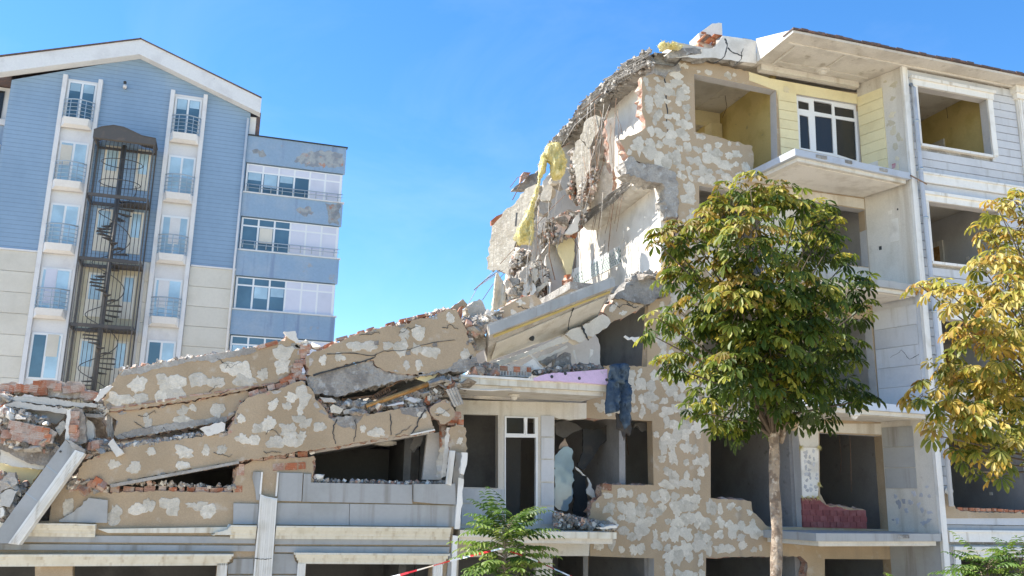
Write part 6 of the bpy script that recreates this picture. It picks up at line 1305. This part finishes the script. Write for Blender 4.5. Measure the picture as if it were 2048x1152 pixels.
ct, base, fk, mpp, nl = chestnut('chestnut_tree', main_cl, YT, GREENS, 5, (tk.x+.02,), (1546,862), 'green horse chestnut tree with slim pale trunk standing before the broken building', (.14,.215), .0135, depth=1.0, sunny=.30)
tr = [Vector((tk.x+.02, YT, zb-.2)), W(1552,1152,Y=YT), W(1554,1060,Y=YT), W(1548,965,Y=YT), W(1549,900,Y=YT), W(1545,855,Y=YT)]
MB().tube([p.lerp(q_, t) for p, q_ in zip(tr[:-1], tr[1:]) for t in (0,.33,.66)]+[tr[-1]], [mpp*(9.8+1.6*(1-i/15))*(1+.07*math.sin(i*1.9)) for i in range(16)], 12).build('trunk', m_bark, ct, smooth=True)
for pts, r_ in ((((1545,865),(1538,835),(1525,800),(1490,740)),(.07,.055,.045,.02)), (((1548,868),(1550,830),(1548,790),(1560,700)),(.075,.06,.05,.02)), (((1562,886),(1566,868),(1560,835),(1562,800),(1600,740)),(.03,.045,.045,.04,.02)), (((1550,880),(1556,862),(1561,840)),(.03,.04,.04))):
    MB().tube([W(*p, Y=YT+.02) for p in pts], list(r_), 8).build('limb', m_bark, ct, smooth=True)
q = W(1460,806,Y=YT-.6); MB().tube([q+Vector((0,0,-.04)), q, q+Vector((0,0,.03))], [.012,.035,.014], 8).build('conker_fruit', M('pale_green_fruit',(.38,.42,.07),rnd=.05), ct, smooth=True)
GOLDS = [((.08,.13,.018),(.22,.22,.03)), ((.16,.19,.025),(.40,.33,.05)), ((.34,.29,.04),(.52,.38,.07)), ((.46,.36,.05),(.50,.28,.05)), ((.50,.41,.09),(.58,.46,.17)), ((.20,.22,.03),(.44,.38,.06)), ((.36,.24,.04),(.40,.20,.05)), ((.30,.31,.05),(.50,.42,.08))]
YR = 9.4
right_cl = [(1995,415,30),(2035,400,36),(1975,460,38),(2030,470,60),(1958,525,26),(2000,540,50),(2060,540,70),(1905,592,42),(1862,575,28),(1838,570,14),(1960,600,55),(2030,610,70),(1935,665,45),(1990,690,60),(2050,700,70),(1895,740,45),(1850,785,36),(1822,800,14),(1940,770,60),(2010,790,70),(2070,800,70),(1890,830,45),(1945,850,55),(2010,870,60),(1915,895,32),(1985,925,34),(2040,900,40),(1955,945,14),(1870,870,24),(2100,620,100),(2110,780,100),(2160,500,110),(2170,700,110),(2150,880,90)]
gx = W(2150,960,Y=YR)
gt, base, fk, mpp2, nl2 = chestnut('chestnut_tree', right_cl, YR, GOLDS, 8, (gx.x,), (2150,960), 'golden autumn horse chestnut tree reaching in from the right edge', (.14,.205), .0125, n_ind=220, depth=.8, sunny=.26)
MB().tube([Vector((gx.x, YR, gz(YR)-.2)), Vector((gx.x-.02, YR, 2.4)), gx], [.14,.12,.09], 12).build('trunk', m_bark, gt, smooth=True)
# young tree with feathered leaves
def feathered(name, stem, Y, label, seed, n, Lr, ll, cols, spread=1.0):
    rng = random.Random(seed); pts = [W(*p, Y=Y) for p in stem]; base = Vector((pts[0].x, Y, gz(Y)-.1)); t_ = thing(name, base, label, 'tree' if 'tree' in label else 'shrub')
    MB().tube([base]+pts, [.035]+[.028-.02*i/len(pts) for i in range(len(pts))], 7).build('stem', m_bark, t_, smooth=True)
    lv = Leaves(); rb = MB()
    for i in range(n):
        t = (i+rng.random())/n; k = t*(len(pts)-1); j = min(int(k), len(pts)-2); p = pts[j].lerp(pts[j+1], k-j)
        a = i*2.4+rng.uniform(-.4,.4); el = rng.uniform(-.05,.45)+.65*t**2; d = Vector((math.cos(a)*math.cos(el)*spread, math.sin(a)*math.cos(el)*.8, math.sin(el)))
        L = rng.uniform(*Lr)*(1-.35*abs(t-.45)); c0, c1 = rng.choice(cols); f_ = rng.uniform(.75,1.25)
        lv.pinnate(p+d*.04, d, rng, L, rng.choice((8,9,10,11)), ll, tuple(x*f_ for x in c0), tuple(x*f_ for x in c1), rng.uniform(.5,1.1)); rb.tube([p, p+d*L*.5+Vector((0,0,-.02))], [.008,.004], 4)
    lv.build('crown', m_leaf2, t_, kind='stuff'); rb.build('leaf_stalks', m_bark, t_)
    return t_
YG = [((.06,.13,.02),(.12,.20,.03)), ((.10,.19,.025),(.22,.28,.05)), ((.04,.09,.015),(.07,.13,.02)), ((.14,.22,.035),(.26,.30,.07))]
feathered('young_tree', [(1012,1250),(1012,1190),(1010,1140),(1010,1090),(1012,1050)], 12.0, 'young feathery green tree in front of the broken doorway', 3, 110, (.45,.82), .17, YG, 1.0)
feathered('leafy_shrub', [(1968,1290),(1966,1220),(1970,1160),(1978,1128)], 11.5, 'bright green feathery shrub top at the lower right corner', 4, 60, (.5,.85), .16, YG, 1.2)
feathered('leafy_shrub', [(2050,1260),(2046,1200),(2050,1150),(2040,1120)], 11.2, 'taller feathery shrub cut by the lower right picture edge', 6, 50, (.45,.75), .16, YG, 1.1)
feathered('leafy_sprig', [(1800,1260),(1801,1190),(1799,1160)], 11.6, 'single leafy shrub sprig just above the bottom edge between the chestnut trunk and corner', 5, 7, (.15,.25), .1, YG, 1.0)
# barrier tape
m_tr = M('red_tape', (.55,.03,.035), rough=.35, fine=.03, bump=0, rnd=0); m_tw = M('white_tape', (.8,.79,.77), rough=.35, fine=.03, bump=0, rnd=0)
tape = MB(); path = [W(*p, Y=11.75) for p in ((560,1212),(700,1176),(800,1150),(900,1122),(960,1107),(1003,1097))]+[W(*p, Y=11.9) for p in ((1060,1116),(1140,1152),(1240,1200))]
dense = []
for a_, b_ in zip(path[:-1], path[1:]):
    n = max(2, int((b_-a_).length/.11))
    dense += [a_.lerp(b_, k/n) for k in range(n)]
for i, (a_, b_) in enumerate(zip(dense[:-1], dense[1:])):
    h = Vector((0, .02*math.sin(i*.7), .010)); e = Vector((0,.002,0))
    tape.add([a_-h, b_-h, b_+h, a_+h, a_-h+e, b_-h+e, b_+h+e, a_+h+e], [(0,1,2,3),(7,6,5,4),(0,4,5,1),(3,2,6,7)], (i//2) % 2)
tape.build('barrier_tape', [m_tr, m_tw], None, label='red and white barrier tape strung through the young tree', cat='tape')
